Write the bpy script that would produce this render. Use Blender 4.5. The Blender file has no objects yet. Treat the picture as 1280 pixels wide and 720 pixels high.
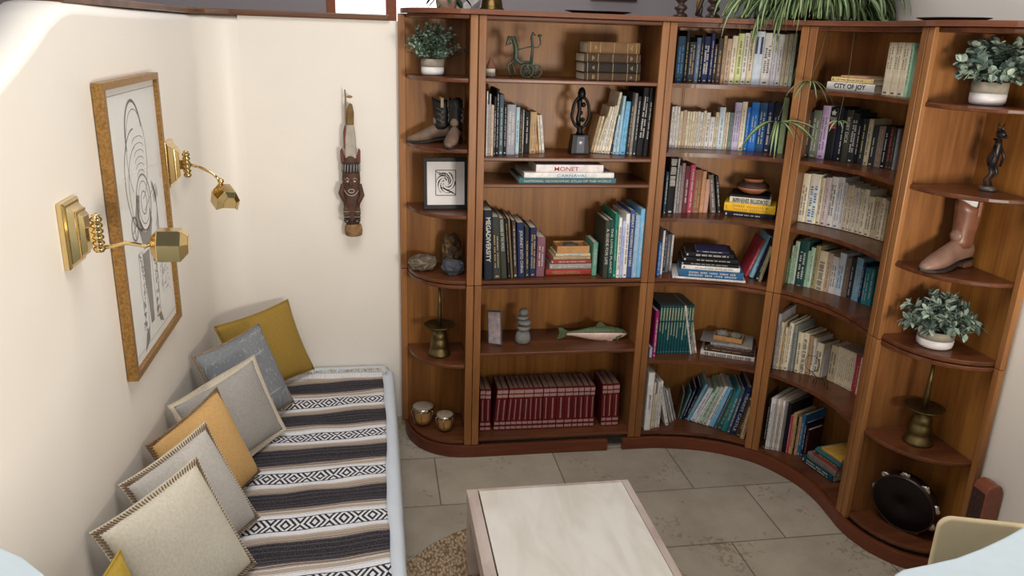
import bpy, bmesh, math, random
from math import pi, sin, cos, radians
from mathutils import Vector, Matrix, Euler
random.seed(7)
SC = bpy.context.scene
COL = SC.collection

# ------------------------------------------------------------------ camera
def look_cam(C, pitch, yaw, roll, f):
    F = Vector((sin(yaw)*cos(pitch), cos(yaw)*cos(pitch), sin(pitch)))
    R = Vector((cos(yaw), -sin(yaw), 0)); U = R.cross(F)
    R2 = R*cos(roll)+U*sin(roll); U2 = -R*sin(roll)+U*cos(roll)
    cd = bpy.data.cameras.new('camera'); co = bpy.data.objects.new('camera', cd); COL.objects.link(co)
    m = Matrix(((R2.x, U2.x, -F.x, C[0]), (R2.y, U2.y, -F.y, C[1]), (R2.z, U2.z, -F.z, C[2]), (0, 0, 0, 1)))
    co.matrix_world = m
    cd.sensor_width = 36; cd.lens = f/1280*36; cd.clip_start = .02
    SC.camera = co
look_cam((-0.1072, -3.6155, 1.9085), -0.3103, 0.1764, 0.0337, 989.88)

# ------------------------------------------------------------------ light
SC.view_settings.view_transform = 'Standard'; SC.view_settings.look = 'None'
SC.view_settings.gamma = 1; SC.view_settings.exposure = 0.0; SC.view_settings.use_curve_mapping = False
W = bpy.data.worlds.new('world'); SC.world = W; W.use_nodes = True
W.node_tree.nodes['Background'].inputs[0].default_value = (.80, .86, 1.0, 1)
W.node_tree.nodes['Background'].inputs[1].default_value = .17
def area(name, loc, target, size, power, col):
    l = bpy.data.lights.new(name, 'AREA'); l.shape = 'RECTANGLE'; l.size = size[0]; l.size_y = size[1]; l.energy = power; l.color = col
    o = bpy.data.objects.new(name, l); COL.objects.link(o); o.location = loc
    o.rotation_euler = (Vector(target)-Vector(loc)).to_track_quat('-Z', 'Y').to_euler()
    return o
area('room_light', (1.35, -3.95, 1.24), (.7, 0, 1.35), (.6, .5), 70, (1, .92, .81))        # warm lamp side of the room
area('skylight', (.5, .95, 3.3), (.3, -1.3, .3), (1.6, .8), 15, (.88, .94, 1))       # daylight over the half wall
area('overhead_fill', (.1, -2.0, 3.5), (.1, -1.9, 0), (1.6, 1.6), 53, (1, .975, .94))     # added overhead fill, fading down the bookcase front
area('rear_fill', (-.6, -4.9, 2.4), (-.5, -.6, .8), (1.0, 1.0), 16, (1, .96, .9))  # fill light added behind the camera, no window known there

# ------------------------------------------------------------------ materials
def lin(c):
    return tuple(((v/255)/12.92 if v/255 <= .04045 else ((v/255+.055)/1.055)**2.4) for v in c)
MATS = {}
def nt(m): return m.node_tree.nodes, m.node_tree.links
def mat(name, rgb, rough=.6, metal=0, noise=.12, nscale=40, bump=0, spec=.5, emit=0, coat=0, raw=False):
    if name in MATS: return MATS[name]
    m = bpy.data.materials.new(name); m.use_nodes = True; N, L = nt(m)
    b = N['Principled BSDF']; c = rgb if raw else lin(rgb)
    b.inputs['Roughness'].default_value = rough; b.inputs['Metallic'].default_value = metal
    b.inputs['Specular IOR Level'].default_value = spec; b.inputs['Coat Weight'].default_value = coat
    tc = N.new('ShaderNodeTexCoord'); nz = N.new('ShaderNodeTexNoise'); nz.inputs['Scale'].default_value = nscale; nz.inputs['Detail'].default_value = 3
    L.new(tc.outputs['Object'], nz.inputs['Vector'])
    rp = N.new('ShaderNodeValToRGB'); rp.color_ramp.elements[0].position = .3; rp.color_ramp.elements[1].position = .7
    rp.color_ramp.elements[0].color = tuple(v*(1-noise) for v in c)+(1,); rp.color_ramp.elements[1].color = tuple(min(1, v*(1+noise)) for v in c)+(1,)
    L.new(nz.outputs['Fac'], rp.inputs[0]); L.new(rp.outputs[0], b.inputs['Base Color'])
    if bump:
        bp = N.new('ShaderNodeBump'); bp.inputs['Strength'].default_value = bump; bp.inputs['Distance'].default_value = .003
        L.new(nz.outputs['Fac'], bp.inputs['Height']); L.new(bp.outputs[0], b.inputs['Normal'])
    if emit:
        b.inputs['Emission Color'].default_value = c+(1,); b.inputs['Emission Strength'].default_value = emit
    MATS[name] = m; return m
def wood(name, dark, light, scale, rough=.38, band=9):
    m = bpy.data.materials.new(name); m.use_nodes = True; N, L = nt(m); b = N['Principled BSDF']
    tc = N.new('ShaderNodeTexCoord'); mp = N.new('ShaderNodeMapping'); mp.inputs['Scale'].default_value = scale
    L.new(tc.outputs['Object'], mp.inputs[0])
    n1 = N.new('ShaderNodeTexNoise'); n1.inputs['Scale'].default_value = band; n1.inputs['Detail'].default_value = 5; n1.inputs['Roughness'].default_value = .6; n1.inputs['Distortion'].default_value = .35
    n2 = N.new('ShaderNodeTexNoise'); n2.inputs['Scale'].default_value = band*9; n2.inputs['Detail'].default_value = 3
    L.new(mp.outputs[0], n1.inputs[0]); L.new(mp.outputs[0], n2.inputs[0])
    mx = N.new('ShaderNodeMath'); mx.operation = 'MULTIPLY_ADD'; mx.inputs[1].default_value = .3; L.new(n2.outputs[0], mx.inputs[0]); L.new(n1.outputs[0], mx.inputs[2])
    rp = N.new('ShaderNodeValToRGB'); e = rp.color_ramp.elements; e[0].position = .48; e[1].position = .82
    e[0].color = lin(dark)+(1,); e[1].color = lin(light)+(1,)
    L.new(mx.outputs[0], rp.inputs[0]); L.new(rp.outputs[0], b.inputs['Base Color'])
    b.inputs['Roughness'].default_value = rough; b.inputs['Specular IOR Level'].default_value = .32; b.inputs['Coat Weight'].default_value = .04; b.inputs['Coat Roughness'].default_value = .25
    MATS[name] = m; return m
WV = wood('wood_upright', (114, 70, 36), (156, 106, 62), (1, 1, .07))
WH = wood('wood_shelf', (72, 38, 22), (112, 66, 40), (.07, 1, 1), .3)
WB = wood('wood_back_panel', (116, 69, 28), (170, 115, 54), (1, 1, .06), .42, 7)
WP = wood('wood_plinth', (84, 40, 24), (110, 58, 36), (.1, .1, 1), .35)
WC = wood('wood_cornice', (90, 52, 36), (124, 78, 56), (.1, .1, 1), .25)
PLA = mat('plaster', (230, 223, 213), .42, noise=.02, nscale=3, bump=.05)
GRY = mat('grey_plaster', (178, 170, 172), .8, noise=.03, nscale=2)
BRASS = mat('brass', (216, 190, 134), .13, 1, .05, 20)
OLDBR = mat('aged_brass', (106, 92, 60), .46, 1, .3, 45)
CHROME = mat('chrome', (205, 200, 190), .15, 1)
PAPER = mat('paper', (208, 196, 172), .9, noise=.1, nscale=90)
PAPER_DK = mat('dark_paper', (120, 98, 84), .9, noise=.15, nscale=90)  # darker page colour, used with some covers on the lower shelves

# ------------------------------------------------------------------ mesh helpers
class MB:
    def __init__(s): s.b = bmesh.new()
    def add(s, vs, fs, M=None, smooth=False, mi=0):
        V = [s.b.verts.new((M @ Vector(v)) if M else v) for v in vs]
        for f in fs:
            try:
                F = s.b.faces.new([V[i] for i in f]); F.smooth = smooth; F.material_index = mi
            except ValueError: pass
        return V
    def box(s, x0, x1, y0, y1, z0, z1, M=None, mi=0):
        v = [(x0, y0, z0), (x1, y0, z0), (x1, y1, z0), (x0, y1, z0), (x0, y0, z1), (x1, y0, z1), (x1, y1, z1), (x0, y1, z1)]
        s.add(v, [(0, 3, 2, 1), (4, 5, 6, 7), (0, 1, 5, 4), (1, 2, 6, 5), (2, 3, 7, 6), (3, 0, 4, 7)], M, mi=mi); return s
    def prism(s, pts, z0, z1, M=None, smooth=False):
        n = len(pts); a = sum(pts[i][0]*pts[(i+1) % n][1]-pts[(i+1) % n][0]*pts[i][1] for i in range(n))
        if a < 0: pts = pts[::-1]
        v = [(p[0], p[1], z0) for p in pts]+[(p[0], p[1], z1) for p in pts]
        V = s.add(v, [], M)
        for F in ([V[i] for i in range(n-1, -1, -1)], [V[n+i] for i in range(n)]): s.b.faces.new(F)
        for i in range(n):
            F = s.b.faces.new([V[i], V[(i+1) % n], V[n+(i+1) % n], V[n+i]]); F.smooth = smooth
        return s
    def lathe(s, prof, seg=24, M=None, sx=1, sy=1):
        v = []; f = []
        for r, z in prof:
            for k in range(seg): v.append((r*cos(2*pi*k/seg)*sx, r*sin(2*pi*k/seg)*sy, z))
        for i in range(len(prof)-1):
            for k in range(seg):
                a = i*seg+k; b2 = i*seg+(k+1) % seg; f.append((a, b2, b2+seg, a+seg))
        f.append(tuple(range(seg-1, -1, -1))); f.append(tuple((len(prof)-1)*seg+k for k in range(seg)))
        s.add(v, f, M, True); return s
    def tube(s, pts, rad, seg=8, M=None, closed=False):
        pts = [Vector(p) for p in pts]; n = len(pts); R = rad if isinstance(rad, (list, tuple)) else [rad]*n
        v = []; up = Vector((0, 0, 1)); prev = None
        for i, p in enumerate(pts):
            t = (pts[(i+1) % n]-pts[i-1]) if closed else (pts[min(i+1, n-1)]-pts[max(i-1, 0)])
            t.normalize()
            if prev is None: u = t.cross(up) if abs(t.dot(up)) < .95 else t.cross(Vector((1, 0, 0)))
            else: u = prev-t*prev.dot(t)
            u.normalize(); prev = u; w = t.cross(u)
            for k in range(seg): a = 2*pi*k/seg; v.append(p+(u*cos(a)+w*sin(a))*R[i])
        f = []
        for i in range(n if closed else n-1):
            for k in range(seg):
                a = i*seg+k; b2 = i*seg+(k+1) % seg; j = ((i+1) % n)*seg; f.append((a, b2, j+(k+1) % seg, j+k))
        if not closed: f += [tuple(range(seg-1, -1, -1)), tuple((n-1)*seg+k for k in range(seg))]
        s.add([tuple(q) for q in v], f, M, True); return s
    def ball(s, c, r, M=None, seg=16, rings=10, jit=0):
        r = (r, r, r) if not isinstance(r, (tuple, list)) else r; v = []; f = []
        for i in range(rings+1):
            th = pi*i/rings
            for k in range(seg):
                a = 2*pi*k/seg; q = 1+random.uniform(-jit, jit)
                v.append((c[0]+r[0]*sin(th)*cos(a)*q, c[1]+r[1]*sin(th)*sin(a)*q, c[2]+r[2]*cos(th)*q))
        for i in range(rings):
            for k in range(seg):
                a = i*seg+k; b2 = i*seg+(k+1) % seg; f.append((a, a+seg, b2+seg, b2))
        s.add(v, f, M, True); bmesh.ops.remove_doubles(s.b, verts=s.b.verts, dist=1e-6); return s
    def build(s, name, m, parent=None, bevel=0, seg=2, sub=0):
        me = bpy.data.meshes.new(name); bmesh.ops.recalc_face_normals(s.b, faces=s.b.faces); s.b.to_mesh(me); s.b.free()
        o = bpy.data.objects.new(name, me); COL.objects.link(o); o.parent = parent
        for x in (m if isinstance(m, (list, tuple)) else [m]): me.materials.append(x)
        if bevel:
            md = o.modifiers.new('bevel', 'BEVEL'); md.width = bevel; md.segments = seg; md.limit_method = 'ANGLE'; md.angle_limit = .6
        if sub:
            md = o.modifiers.new('sub', 'SUBSURF'); md.levels = sub; md.render_levels = sub
        return o
def tag(o, label=None, cat=None, group=None, kind=None):
    if label: o['label'] = label
    if cat: o['category'] = cat
    if group: o['group'] = group
    if kind: o['kind'] = kind
    return o
def thing(name, label, cat, loc=(0, 0, 0), rot=0, group=None):
    o = bpy.data.objects.new(name, None); COL.objects.link(o); o.location = loc; o.empty_display_size = .05
    o.rotation_euler = rot if isinstance(rot, (tuple, list)) else (0, 0, rot)
    return tag(o, label, cat, group)
def T(x, y, z): return Matrix.Translation((x, y, z))
def R(a, ax): return Matrix.Rotation(a, 4, ax)
def copy_tree(o, parent=None):
    c = o.copy(); COL.objects.link(c); c.parent = parent
    for ch in [x for x in bpy.data.objects if x.parent == o]: copy_tree(ch, c)
    return c
FONT = {}
def text_mesh(name, s, width, height, m, parent, M, bold=0.0):
    """lettering as a mesh filling width x height, flat in local xy, origin at its lower left, moved by M"""
    cu = bpy.data.curves.new('lettering', 'FONT'); cu.body = s; cu.size = 1; cu.extrude = 0; cu.offset = bold; cu.resolution_u = 3
    to = bpy.data.objects.new('lettering', cu); COL.objects.link(to)
    dg = bpy.context.evaluated_depsgraph_get(); me = bpy.data.meshes.new_from_object(to.evaluated_get(dg))
    bpy.data.objects.remove(to); bpy.data.curves.remove(cu)
    xs = [v.co.x for v in me.vertices]; ys = [v.co.y for v in me.vertices]
    x0, x1, y0, y1 = min(xs), max(xs), min(ys), max(ys)
    for v in me.vertices:
        v.co = M @ Vector(((v.co.x-x0)/(x1-x0)*width, (v.co.y-y0)/(y1-y0)*height, v.co.z))
    me.name = name; me.materials.clear(); me.materials.append(m)
    o = bpy.data.objects.new(name, me); COL.objects.link(o); o.parent = parent; return o

# ------------------------------------------------------------------ plan of the bookcase
FP = [(0.3115, -.318), (1.107, -.325), (1.26, -.336), (1.38, -.362), (1.49, -.405), (1.60, -.478), (1.67, -.550), (1.725, -.652), (1.76, -.755), (1.772, -.86), (1.768, -.96), (1.76, -1.05)]
def plan():
    P = []; n = len(FP); F = [Vector(p) for p in FP]
    for i in range(n-1):
        a, b, c, d = F[max(i-1, 0)], F[i], F[i+1], F[min(i+2, n-1)]
        for k in range(16):
            t = k/16; P.append(.5*((2*b)+(-a+c)*t+(2*a-5*b+4*c-d)*t*t+(-a+3*b-3*c+d)*t**3))
    P.append(F[-1]); return P
S = plan(); NS = len(S)
NRM = []
for i in range(NS):
    t = S[min(i+2, NS-1)]-S[max(i-2, 0)]; t.normalize(); NRM.append(Vector((-t.y, t.x)))
NRM[-1] = NRM[-2] = Vector((1, 0))
def bd(i):
    if i <= 16: return .305
    if i >= 140: return .281
    return .305-.012*(i-16)/70 if i < 86 else .293-.012*(i-86)/54
def off(i, d): p = S[i]+NRM[i]*d; return (p.x, p.y)
def arcidx(i, dist):   # index reached after walking dist along the front from index i
    st = 1 if dist > 0 else -1; a = 0; j = i
    while a < abs(dist) and 0 <= j+st < NS: a += (S[j+st]-S[j]).length; j += st
    return j

# ------------------------------------------------------------------ room
def struct(name, o): o.name = name; return tag(o, kind='structure')
XW = 2.056; XL = -.82
# floor of honed stone tiles
def floor_mat():
    m = bpy.data.materials.new('stone_tiles'); m.use_nodes = True; N, L = nt(m); b = N['Principled BSDF']
    tc = N.new('ShaderNodeTexCoord'); mp = N.new('ShaderNodeMapping'); mp.inputs['Location'].default_value = (-.145+5.65-.228, 5.445, 0)
    L.new(tc.outputs['Object'], mp.inputs[0])
    br = N.new('ShaderNodeTexBrick'); br.offset = .415; br.offset_frequency = 2; br.squash = 1; br.inputs['Scale'].default_value = 1
    br.inputs['Brick Width'].default_value = .565; br.inputs['Row Height'].default_value = .395; br.inputs['Mortar Size'].default_value = .0035; br.inputs['Mortar Smooth'].default_value = .2
    br.inputs['Color1'].default_value = lin((166, 156, 141))+(1,); br.inputs['Color2'].default_value = lin((180, 170, 154))+(1,); br.inputs['Mortar'].default_value = lin((120, 110, 98))+(1,)
    L.new(mp.outputs[0], br.inputs['Vector'])
    n = N.new('ShaderNodeTexNoise'); n.inputs['Scale'].default_value = 4; n.inputs['Detail'].default_value = 8; n.inputs['Roughness'].default_value = .65; L.new(tc.outputs['Object'], n.inputs[0])
    rp = N.new('ShaderNodeValToRGB'); rp.color_ramp.elements[0].position = .3; rp.color_ramp.elements[1].position = .7; rp.color_ramp.elements[0].color = (.78, .76, .73, 1); rp.color_ramp.elements[1].color = (1.08, 1.07, 1.05, 1)
    L.new(n.outputs[0], rp.inputs[0])
    mu = N.new('ShaderNodeMix'); mu.data_type = 'RGBA'; mu.blend_type = 'MULTIPLY'; mu.inputs[0].default_value = 1
    L.new(br.outputs[0], mu.inputs[6]); L.new(rp.outputs[0], mu.inputs[7])
    n2 = N.new('ShaderNodeTexNoise'); n2.inputs['Scale'].default_value = 42; n2.inputs['Detail'].default_value = 6; n2.inputs['Distortion'].default_value = .8; L.new(tc.outputs['Object'], n2.inputs[0])
    n3 = N.new('ShaderNodeTexNoise'); n3.inputs['Scale'].default_value = 3.1; L.new(tc.outputs['Object'], n3.inputs[0])
    mm = N.new('ShaderNodeMath'); mm.operation = 'MULTIPLY'; L.new(n2.outputs[0], mm.inputs[0]); L.new(n3.outputs[0], mm.inputs[1])
    r2 = N.new('ShaderNodeValToRGB'); r2.color_ramp.elements[0].position = .352; r2.color_ramp.elements[1].position = .375; r2.color_ramp.elements[0].color = (1, 1, 1, 1); r2.color_ramp.elements[1].color = (.74, .70, .64, 1)
    L.new(mm.outputs[0], r2.inputs[0])
    m3 = N.new('ShaderNodeMix'); m3.data_type = 'RGBA'; m3.blend_type = 'MULTIPLY'; m3.inputs[0].default_value = 1
    L.new(mu.outputs[2], m3.inputs[6]); L.new(r2.outputs[0], m3.inputs[7]); L.new(m3.outputs[2], b.inputs['Base Color'])
    b.inputs['Roughness'].default_value = .5
    bp = N.new('ShaderNodeBump'); bp.inputs['Strength'].default_value = .4; bp.inputs['Distance'].default_value = .002; bp.invert = True
    L.new(br.outputs['Fac'], bp.inputs['Height']); L.new(bp.outputs[0], b.inputs['Normal'])
    return m
struct('floor', MB().box(-1.1, 2.3, -5.6, .12, -.1, 0).build('floor', floor_mat()))
# half wall behind the bench and the bookcase, its left end turning into the side wall on a soft radius
ZT = 1.945
def wall_left_mesh():
    g = MB(); rr = .16; prof = []
    for k in range(9):
        a = pi/2+k*(pi/2)/8; prof.append((XL+rr+rr*cos(a), -rr+rr*sin(a)))
    ys = [-.35, -.6, -.9, -1.2, -1.35, -1.45, -1.52, -1.6, -1.7, -1.8, -1.95, -2.2, -2.6, -5.6]
    zt = [ZT, ZT, ZT, ZT+.002, ZT+.004, ZT+.004, ZT-.005, ZT-.03, ZT-.075, ZT-.115, ZT-.17, ZT-.25, ZT-.36, ZT-1.0]
    top = [ZT]*9+zt; prof += [(XL, y) for y in ys]; n = len(prof)
    inn = [(p[0], p[1]) for p in prof]; nor = []
    for i in range(n):
        a = Vector(inn[min(i+1, n-1)])-Vector(inn[max(i-1, 0)]); a.normalize(); nor.append(Vector((a.y, -a.x)))
    v = []; rnd = .028
    rows = [(0, lambda z: 0), (0, lambda z: z-rnd-.03), (0, lambda z: z-rnd-.004), (0, lambda z: z-rnd), (.006, lambda z: z-rnd*.4), (.02, lambda z: z-rnd*.06), (.05, lambda z: z), (.12, lambda z: z), (.12, lambda z: 0)]
    for d, zf in rows:
        for i in range(n):
            q = Vector(inn[i])+nor[i]*d
            v.append((q.x, q.y, zf(top[i])))
    f = []
    for r in range(len(rows)-1):
        for i in range(n-1): f.append((r*n+i, r*n+i+1, (r+1)*n+i+1, (r+1)*n+i))
    g.add(v, f, None, True)
    return g
wl = wall_left_mesh(); o = wl.build('wall_left', PLA); struct('wall_left', o)
struct('wall_back', MB().box(XL+.16, XW+.1, 0, .12, 0, ZT).build('wall_back', PLA))
struct('wall_right', MB().box(XW, XW+.1, -5.6, -.001, 0, 2.9).build('wall_right', PLA))
struct('baseboard_back', MB().box(-.05, -.002, -.012, -.001, 0, .075).build('baseboard_back', mat('painted_skirting', (196, 182, 150), .5), bevel=.002))
# wooden cap on top of the half wall
struct('trim_1', MB().prism([(-.035, -.018), (XL+.13, -.018), (XL+.04, -.06), (XL-.005, -.16), (XL-.008, -.9), (XL-.012, -1.46), (XL-.13, -1.46), (XL-.13, .13), (-.035, .13)][::-1], ZT+.001, ZT+.024).build('trim_1', wood('wood_cap', (70, 44, 30), (112, 76, 50), (.1, 1, 1)), bevel=.005))
# upper level seen above the bookcase
def far_wall():
    g = MB(); X0, X1, Z0, Z1 = -.36, .36, 1.9, 3.0
    g.box(-3.4, X0, 1.2, 1.3, 0, 3.3); g.box(X1, 3.2, 1.2, 1.3, 0, 3.3); g.box(X0, X1, 1.2, 1.3, 0, Z0); g.box(X0, X1, 1.2, 1.3, Z1, 3.3)
    return g.build('wall_far', GRY)
struct('wall_far', far_wall())
struct('wall_side', MB().box(-3.4, -3.3, -5.6, 1.19, 0, 3.3).build('wall_side', GRY))
struct('trim_2', MB().box(-3.2, XW+.1, .13, 1.19, 1.84, 1.88).build('trim_2', wood('wood_landing', (92, 62, 44), (130, 94, 66), (.1, 1, 1))))
wf = MB().box(-.36, -.31, 1.2, 1.25, 1.901, 2.999).box(.31, .36, 1.2, 1.25, 1.901, 2.999).box(-.31, .31, 1.2, 1.25, 2.94, 2.999).box(-.31, .31, 1.2, 1.25, 1.901, 1.93).box(-.03, .03, 1.18, 1.24, 1.93, 2.94)
window = struct('window_1', wf.build('window_1', mat('window_timber', (168, 96, 62), .5), bevel=.003))
pane = MB().box(-.31, .31, 1.255, 1.26, 1.93, 2.94).build('window_pane', mat('daylit_glass', (240, 246, 252), .2, emit=1.6), window)
# picture on the far wall, only its lower rail in view
pf = thing('picture_frame', 'dark framed picture hanging high on the grey wall behind the bookcase', 'picture', (1.3, 1.199, 2.115))
MB().box(-.14, .14, -.02, 0, 0, .015).box(-.14, .14, -.02, 0, .345, .36).box(-.14, -.125, -.02, 0, .015, .345).box(.125, .14, -.02, 0, .015, .345).build('frame', mat('dark_frame', (48, 44, 46), .4), pf)
MB().box(-.125, .125, -.008, -.001, .015, .345).build('print', mat('dim_print', (120, 112, 108), .5), pf)
# sloping white stringer on the upper level
g = MB(); g.prism([(.20, 1.885), (.26, 1.885), (.62, 2.2), (.56, 2.2)], 1.06, 1.1, Matrix(((1, 0, 0, 0), (0, 0, 1, 0), (0, 1, 0, 0), (0, 0, 0, 1))))
struct('trim_3', g.build('trim_3', mat('white_gloss', (236, 232, 228), .3)))

# ------------------------------------------------------------------ bookcase
UP = (.848, 1.977); LO = (.061, .846)
def sellipse(cx, cy, a, b, sx, n=14, e=2.15):
    P = []
    for k in range(n+1):
        t = pi/2*k/n; P.append((cx+sx*a*sin(t)**(2/e), cy-b*cos(t)**(2/e)))
    return P   # from (cx, cy-b) round to (cx+sx*a, cy)
def bay_unit(label, i0, i1, z0, z1, shelves, oriented):
    c = Vector(off((i0+i1)//2, .15)); u = thing('bookcase_section', label, 'bookcase', (c.x, c.y, z0), 0, None)
    M = T(-c.x, -c.y, -z0)
    th, sw = .018, .032
    for (ia, sg) in ((i0, 1), (i1, -1)):
        tdir = Vector((NRM[ia].y, -NRM[ia].x))*sg; g0 = .0008
        fr = S[ia]+tdir*g0; n = NRM[ia]; D = bd(ia)
        q = [fr+n*.0205, fr+n*D, fr+n*D+tdir*th, fr+n*.0205+tdir*th]
        MB().prism([(p.x, p.y) for p in q], z0, z1, M).build('side_panel', WV, u)
        q = [fr, fr+n*.020, fr+n*.020+tdir*sw, fr+tdir*sw]
        MB().prism([(p.x, p.y) for p in q], z0, z1, M).build('front_stile', WV, u, bevel=.003)
    ja, jb = arcidx(i0, .0), arcidx(i1, 0)
    def shelf_poly(din, inset):
        A = S[i0]+Vector((NRM[i0].y, -NRM[i0].x))*inset; B = S[i1]-Vector((NRM[i1].y, -NRM[i1].x))*inset
        fr = [A+NRM[i0]*din]; k0, k1 = arcidx(i0, inset+.002), arcidx(i1, -inset-.002)
        fr += [Vector(off(k, din)) for k in range(k0, k1+1)]; fr.append(B+NRM[i1]*din)
        bk = [A+NRM[i0]*(bd(i0)-.001)]+[Vector(off(k, bd(k)-.001)) for k in range(k0, k1+1)]+[B+NRM[i1]*(bd(i1)-.001)]
        return fr, bk
    fr, bk = shelf_poly(.006, th+.0015)
    bk2 = [p for p in bk]
    N_ = len(bk)
    bkn = []
    for k in range(N_):
        t = bk[min(k+1, N_-1)]-bk[max(k-1, 0)]; t.normalize(); bkn.append(bk[k]+Vector((-t.y, t.x))*.005)
    poly = [(p.x, p.y) for p in bk]+[(p.x, p.y) for p in bkn[::-1]]
    g = MB(); v = [(x, y, z) for z in (z0, z1) for x, y in poly]; m = len(poly); f = []
    for k in range(N_-1):
        a, b2, c2, d2 = k, k+1, m-2-k, m-1-k
        f += [(a, b2, c2, d2), (m+a, m+d2, m+c2, m+b2), (a, m+a, m+b2, b2), (d2, c2, m+c2, m+d2)]
    f += [(0, m-1, 2*m-1, m), (N_-1, N_+m-1, m+N_, N_)]
    g.add(v, f, M); g.build('back_panel', WB, u)
    for zt in shelves:
        dn = .004 if zt not in (z1,) else .004
        pl = [(p.x, p.y) for p in fr]+[(p.x, p.y) for p in bk[::-1]]
        # notch round the stiles: the board runs between the side panels and tucks behind the stile
        MB().prism(clean(pl), zt-.017, zt, M).build('shelf', WH, u, bevel=.004)
    return u
def clean(pl):
    out = []
    for p in pl:
        if not out or (Vector(p)-Vector(out[-1])).length > 1e-5: out.append(p)
    return out
ups_s = [1.977, 1.733, 1.412, 1.299, .867]; los_s = [.846, .522, .09]
ups_c = [1.977, 1.731, 1.439, 1.148, .867]; los_c = [.846, .462, .088]
bay_unit('upper section of the straight bay, five shelves of books and curios', 0, 16, *UP, ups_s, 0)
bay_unit('lower section of the straight bay with the fish carving and maroon volumes', 0, 16, *LO, los_s, 0)
bay_unit('upper section of the left curved bay, above the teal volumes', 16, 86, *UP, ups_c, 1)
bay_unit('lower section of the left curved bay holding the teal volumes', 16, 86, *LO, los_c, 1)
bay_unit('upper section of the right curved bay with the three tall cream books', 86, 176, *UP, ups_c, 2)
bay_unit('lower section of the right curved bay with the wire animal figure', 86, 176, *LO, [.846, .464, .076], 2)
def end_unit(label, side, z0, z1, shelves):
    if side < 0: ox, oy = .3105, 0.0; rot = 0
    else: ox, oy = XW-.004, -1.0515
    u = thing('corner_end_section', label, 'bookcase', (ox, oy, z0), 0)
    if side < 0:
        MB().box(-.3105, -.0185, -.013, -.005, 0, z1-z0).build('back_panel', WB, u)
        MB().box(-.3105, -.279, -.030, -.0135, 0, z1-z0).build('wall_stile', WV, u, bevel=.003)
        MB().box(-.0185, -.0008, -.297, -.005, 0, z1-z0).build('side_panel', WV, u)
        MB().box(-.033, -.0008, -.318, -.2975, 0, z1-z0).build('front_stile', WV, u, bevel=.003)
        out = sellipse(-.034, -.0140, .245, .294, -1)
        pl = out+[(-.019, -.0140), (-.019, -.295), (-.034, -.297)]
    else:
        MB().box(-.014, -.006, -.345, -.0190, 0, z1-z0).build('back_panel', WB, u)
        MB().box(-.032, -.0145, -.35, -.322, 0, z1-z0).build('wall_stile', WV, u, bevel=.003)
        MB().box(-.2685, -.006, -.0185, -.001, 0, z1-z0).build('side_panel', WV, u)
        MB().box(-.291, -.269, -.033, -.001, 0, z1-z0).build('front_stile', WV, u, bevel=.003)
        b_ = []
        for k in range(15):
            t = pi/2*k/14; b_.append((-.0145-.262*cos(t)**(2/2.15), -.034-.287*sin(t)**(2/2.15)))
        pl = [(-.0145, -.0195), (-.2685, -.0195)]+b_
    for zt in shelves: MB().prism(clean(pl), zt-.017-z0, zt-z0).build('shelf', WH, u, bevel=.004)
    return u
end_unit('upper rounded end section by the cream wall, with the grey potted plant', -1, *UP, [1.977, 1.730, 1.443, 1.160, .867])
end_unit('lower rounded end section by the cream wall, holding the bongo drums', -1, *LO, [.846, .465, .08])
end_unit('upper rounded end section at the right wall, with the brown boot', 1, *UP, [1.977, 1.731, 1.443, 1.155, .867])
end_unit('lower rounded end section at the right wall, with the tambourine', 1, *LO, [.846, .466, .086])
# cornice slab and plinth following the whole run
def outline(d):
    L_ = sellipse(.3115, -.004, .288+d, .314+d, -1)[::-1]
    mid = [off(i, -d) for i in range(1, NS-1, 3)]
    Rr = []
    for k in range(15):
        t = pi/2*k/14; Rr.append((2.045-(.285+d)*cos(t)**(2/2.15), -1.052-(.345+d)*sin(t)**(2/2.15)))
    return clean(L_+mid+Rr)
ol = outline(.014)
o = MB().prism(ol+[(XW-.003, ol[-1][1]), (XW-.003, -.003), (ol[0][0], -.003)], 1.9785, 1.998).build('cornice_board', WC, bevel=.006, seg=3)
tag(o, 'long curved top board running over all the bookcase sections', 'bookcase top')
def plinth(pts_out, pts_in, label):
    g = MB(); n = len(pts_out); v = [(x, y, z) for z in (0.0005, .0595) for x, y in pts_out+pts_in]; m = 2*n; f = []
    for k in range(n-1):
        a, b2, c2, d2 = k, k+1, n+k+1, n+k
        f += [(a, b2, c2, d2), (m+a, m+d2, m+c2, m+b2), (a, m+a, m+b2, b2), (d2, c2, m+c2, m+d2)]
    f += [(0, n, m+n, m), (n-1, m+n-1, m+2*n-1, 2*n-1)]
    g.add(v, f); return tag(g.build('plinth', WP, bevel=.003), label, 'plinth')
pi_, po_ = outline(-.012), outline(.008)
po_f = [p for p in po_]; gapx = (.972, 1.047)
def split(pts, lo, hi, left):
    out = []
    for k, p in enumerate(pts):
        inl = p[0] < lo and p[1] > -.6 if left else not (p[0] < hi and p[1] > -.6)
        if inl: out.append(p)
    e = [q for q in pts if True]
    yy = -.334 if pts is po_ else -.313
    if left: out.append((lo, yy))
    else: out.insert(0, (hi, yy))
    return out
def resamp(pts, n):
    P = [Vector(p) for p in pts]; L_ = [0]
    for k in range(1, len(P)): L_.append(L_[-1]+(P[k]-P[k-1]).length)
    out = []
    for k in range(n):
        t = L_[-1]*k/(n-1); j = 0
        while j < len(P)-2 and L_[j+1] < t: j += 1
        w = (t-L_[j])/max(1e-9, L_[j+1]-L_[j]); q = P[j].lerp(P[j+1], min(1, max(0, w))); out.append((q.x, q.y))
    return out
plinth(resamp(split(po_, *gapx, True), 60), resamp(split(pi_, *gapx, True), 60), 'left run of the red-brown kick plinth, under the bongo drums')
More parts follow.
